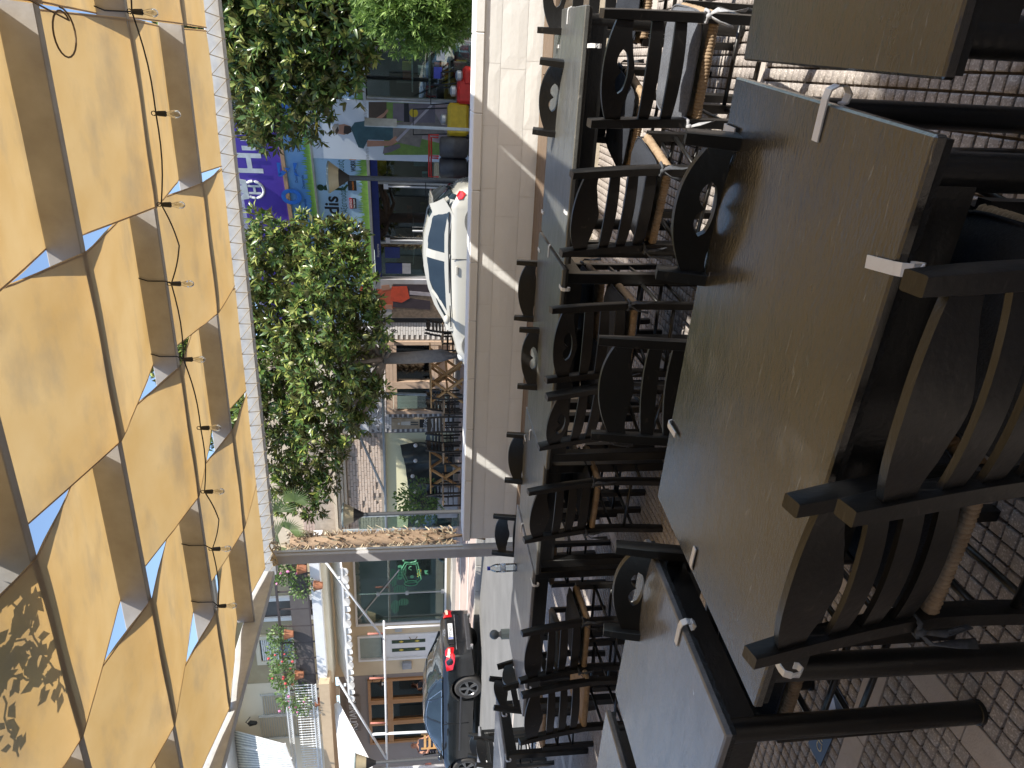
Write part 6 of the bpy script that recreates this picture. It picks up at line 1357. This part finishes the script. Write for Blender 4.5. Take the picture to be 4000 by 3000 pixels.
cb_ = [pb(965, 1060, 110), pb(990, 1250, 125, -.3), pb(915, 1370, 50, -.3), pb(840, 1010, 30), pb(1050, 1080, 190, .3), pb(1080, 1300, 170, -.6), pb(1230, 1030, 180, .6), pb(1250, 1250, 190, -.5), pb(1270, 1420, 90, -.7), pb(1400, 1050, 190, .3), pb(1430, 1260, 170, -.7), pb(1480, 1400, 90, -.4),
       pb(1600, 1060, 170, .2), pb(1600, 1260, 150, -.3), pb(1570, 1390, 80, .2), pb(1740, 1080, 130, 0), pb(1730, 1230, 110, -.2), pb(1870, 1100, 90, 0), pb(1850, 1200, 70, .3), pb(1950, 1140, 75, 0), pb(1985, 1220, 60, 0), pb(1900, 1260, 60, 0), pb(1800, 1310, 55, 0), pb(1180, 900, 120, .6), pb(1350, 850, 200, .5), pb(1550, 900, 170, .5), pb(1300, 680, 160, .8), pb(1480, 740, 140, .6), pb(1660, 830, 110, .8), pb(1180, 1450, 42, -.5), pb(1330, 1490, 40, -.6), pb(1520, 1485, 45, -.3), pb(1650, 1400, 42, 0), pb(1010, 1395, 38, -.4), pb(1750, 1340, 38, 0), pb(865, 1180, 35), pb(880, 1330, 32)]
cb_ = [(b[0], b[1], b[2], b[3]*(.93 if b[3] > .5 else 1)) for b in cb_]
for i, b in enumerate(cb_):
    if i % 2 == 0: e_ = Vector(b[:3]); m0 = Vector((tf.x, TY, tf.z)); limb(mg, [m0, m0.lerp(e_, .45)+Vector((0, 0, -.15)), e_], .07, .015)
blobs_to_crown('crown', cb_, 4600, .17, MAGL, mg, 11)
cn = MB()
for k in range(14): b = random.choice(cb_[:18]); cn.ball((b[0]+random.uniform(-.7, .7)*b[3], b[1]-b[3]*.95, b[2]+random.uniform(-.6, .6)*b[3]), .045, 8, 1.3)
cn.build('seed_cones', mat('seed_cone', (.33, .33, .12), .7), mg, smooth=True, kind='stuff')
TY2 = 13.8; TYs = TY; TY = TY2
rb_ = [pb(60, 900, 170), pb(220, 1000, 120, .3), pb(430, 970, 80), pb(330, 960, 60), pb(120, 1100, 190, -.4), pb(330, 1110, 180, -.4), pb(465, 1030, 75, 0), pb(90, 1280, 170, -.5), pb(240, 1290, 125, -.5), pb(370, 1200, 70, -.2), pb(190, 1380, 80, -.3), pb(60, 1390, 80, -.4), pb(-120, 1000, 260, 0), pb(-150, 1300, 220, 0), pb(20, 720, 130, .6), pb(-200, 700, 200, .5), pb(500, 1130, 28, 0)]
tr_ = PY(1800, -150, TY); m2g = thing('magnolia_tree', 'magnolia crown at the top right hanging over the purple and blue signs', 'tree', (tr_.x, TY, 0), 0, 'magnolias along the street')
tt = Vector((tr_.x, TY, 2.6)); limb(m2g, [(tr_.x, TY, 0), (tr_.x+.05, TY, 1.3), tt], .15, .12, 'trunk')
for i, b in enumerate(rb_):
    if i % 2 == 0: e_ = Vector(b[:3]); limb(m2g, [tt, tt.lerp(e_, .5)+Vector((0, 0, -.1)), e_], .07, .015)
blobs_to_crown('crown', rb_, 3700, .17, MAGL, m2g, 12); TY = TYs
# feathery conifer at the right behind the wall
THU = leafmat('thuja_spray', (.16, .28, .05), (.36, .5, .12), (.16, .26, .06), .4, .6)
TY = 9.4; hb_ = [pb(-40, 1560, 130), pb(40, 1540, 90, -.2), pb(60, 1660, 105, -.2), pb(-60, 1750, 150), pb(95, 1740, 60, -.2), pb(20, 1480, 60), pb(120, 1620, 45, -.1), pb(150, 1690, 28), pb(-120, 1500, 150), pb(100, 1500, 30), pb(60, 1810, 70), pb(150, 1560, 40), pb(170, 1640, 30), pb(60, 1450, 45)]; q_ = PY(1700, -120, TY)
th = thing('thuja', 'feathery bright green conifer rising behind the white wall at the top right', 'shrub', (q_.x, TY, 0)); limb(th, [(q_.x, TY, 0), (q_.x, TY, 1.7)], .06, .03, 'trunk')
blobs_to_crown('crown', hb_, 2600, .085, THU, th, 13, 10, .9, .22); TY = TYs
# off-camera plane tree whose shade falls over the two foreground tables
sh = thing('shade_tree', 'tree beyond the right edge of the photo shading the foreground tables', 'tree', (4.6, .4, 0)); limb(sh, [(4.6, .4, 0), (4.5, .4, 1.6), (4.2, .5, 3.2)], .13, .09, 'trunk')
sbl = [(2.5, .15, 3.9, .7), (3.3, -.5, 4.1, .85), (3.3, .3, 4.3, .7), (2.4, -.6, 3.8, .6), (3.9, -1.1, 4.2, .9), (4.2, .0, 4.4, .8), (2.7, .55, 3.9, .35), (3.6, -.2, 3.5, .6), (4.4, -.7, 5.0, .9), (3.4, -.3, 4.9, .8), (3.0, -.1, 4.2, .7), (3.4, -.9, 4.0, .7)]
for b in sbl[::2]: limb(sh, [(4.2, .5, 3.2), (.5*(4.2+b[0]), .5, 3.6), b[:3]], .05, .015)
blobs_to_crown('crown', sbl, 1500, .17, MAGL, sh, 14, 9)
# palm with shaggy trunk
PYY = 13.2; pt = PY(1500, 2103, PYY); pa = thing('palm_tree', 'fan palm with shaggy brown trunk of cut leaf stubs beside the pergola post', 'tree', (pt.x, PYY, 0))
FIB = mat('palm_fibre', (.36, .25, .16), .95, (.2, .13, .08), 25, .9, .6, 80); STUB = mat('palm_stub', (.66, .55, .38), .8, (.45, .34, .2), 12)
MB().tube([(pt.x, PYY, -.1), (pt.x+.01, PYY, 1.2), (pt.x-.02, PYY, 2.4), (pt.x-.02, PYY, 4.1)], .13, 12).build('trunk', FIB, pa, smooth=True)
sm_ = MB(); fm_ = MB()
for k in range(430):
    z = random.uniform(.6, 4.2); a = random.uniform(0, 2*PI); r = .12; p = Vector((pt.x+r*math.cos(a), PYY+r*math.sin(a), z)); o_ = Vector((math.cos(a), math.sin(a), 0)); L = random.uniform(.08, .17)
    if k % 3 == 0: sm_.sweep([p, p+o_*L*.6+Vector((0, 0, L*.25)), p+o_*L*1.0+Vector((0, 0, L*random.uniform(.5, 1.1)))], [(-.018, -.006), (.018, -.006), (.014, .006), (-.014, .006)], scl=[1.2, 1, .7])
    for _ in range(4): e_ = p+o_*random.uniform(.03, .12)+Vector((random.uniform(-.04, .04), random.uniform(-.04, .04), random.uniform(-.14, .02))); fm_.add([p+Vector((0, 0, .02)), p-Vector((0, 0, .01)), e_], [(0, 1, 2)])
sm_.build('leaf_stubs', STUB, pa, kind='stuff'); fm_.build('fibres', FIB, pa, kind='stuff')
FAN = leafmat('palm_fan', (.16, .24, .06), (.3, .36, .12), (.16, .22, .07), .35, .45)
def fan(c, dirv, R, n=26):
    m_ = MB(); dirv = Vector(dirv).normalized(); sd = dirv.cross(Vector((0, -1, .2))).normalized()
    for k in range(n):
        a = (k/(n-1)-.5)*3.6; d_ = dirv*math.cos(a)+sd*math.sin(a); s2 = d_.cross(Vector((0, 1, 0))).normalized()*.014; L = R*(1-.25*abs(a)/1.8)*random.uniform(.9, 1.1); e_ = Vector(c)+d_*L+Vector((0, 0, -.10*L)); md = Vector(c)+d_*L*.55
        m_.add([c, md+s2, e_, md-s2], [(0, 1, 2, 3)])
    m_.build('fan_leaf', FAN, pa)
for (y, x, r, dx, dz) in ((2000, 1080, .62, .8, .3), (1960, 1150, .45, 1, -.1), (2090, 1085, .5, .2, 1), (2130, 1070, .5, -.6, .4), (2060, 1020, .6, .3, 1), (2150, 1000, .6, -.5, .6), (2010, 980, .6, .7, .8), (2070, 1130, .4, .4, -.3)): fan(PY(x, y, PYY), (dx, -.2, dz), r)
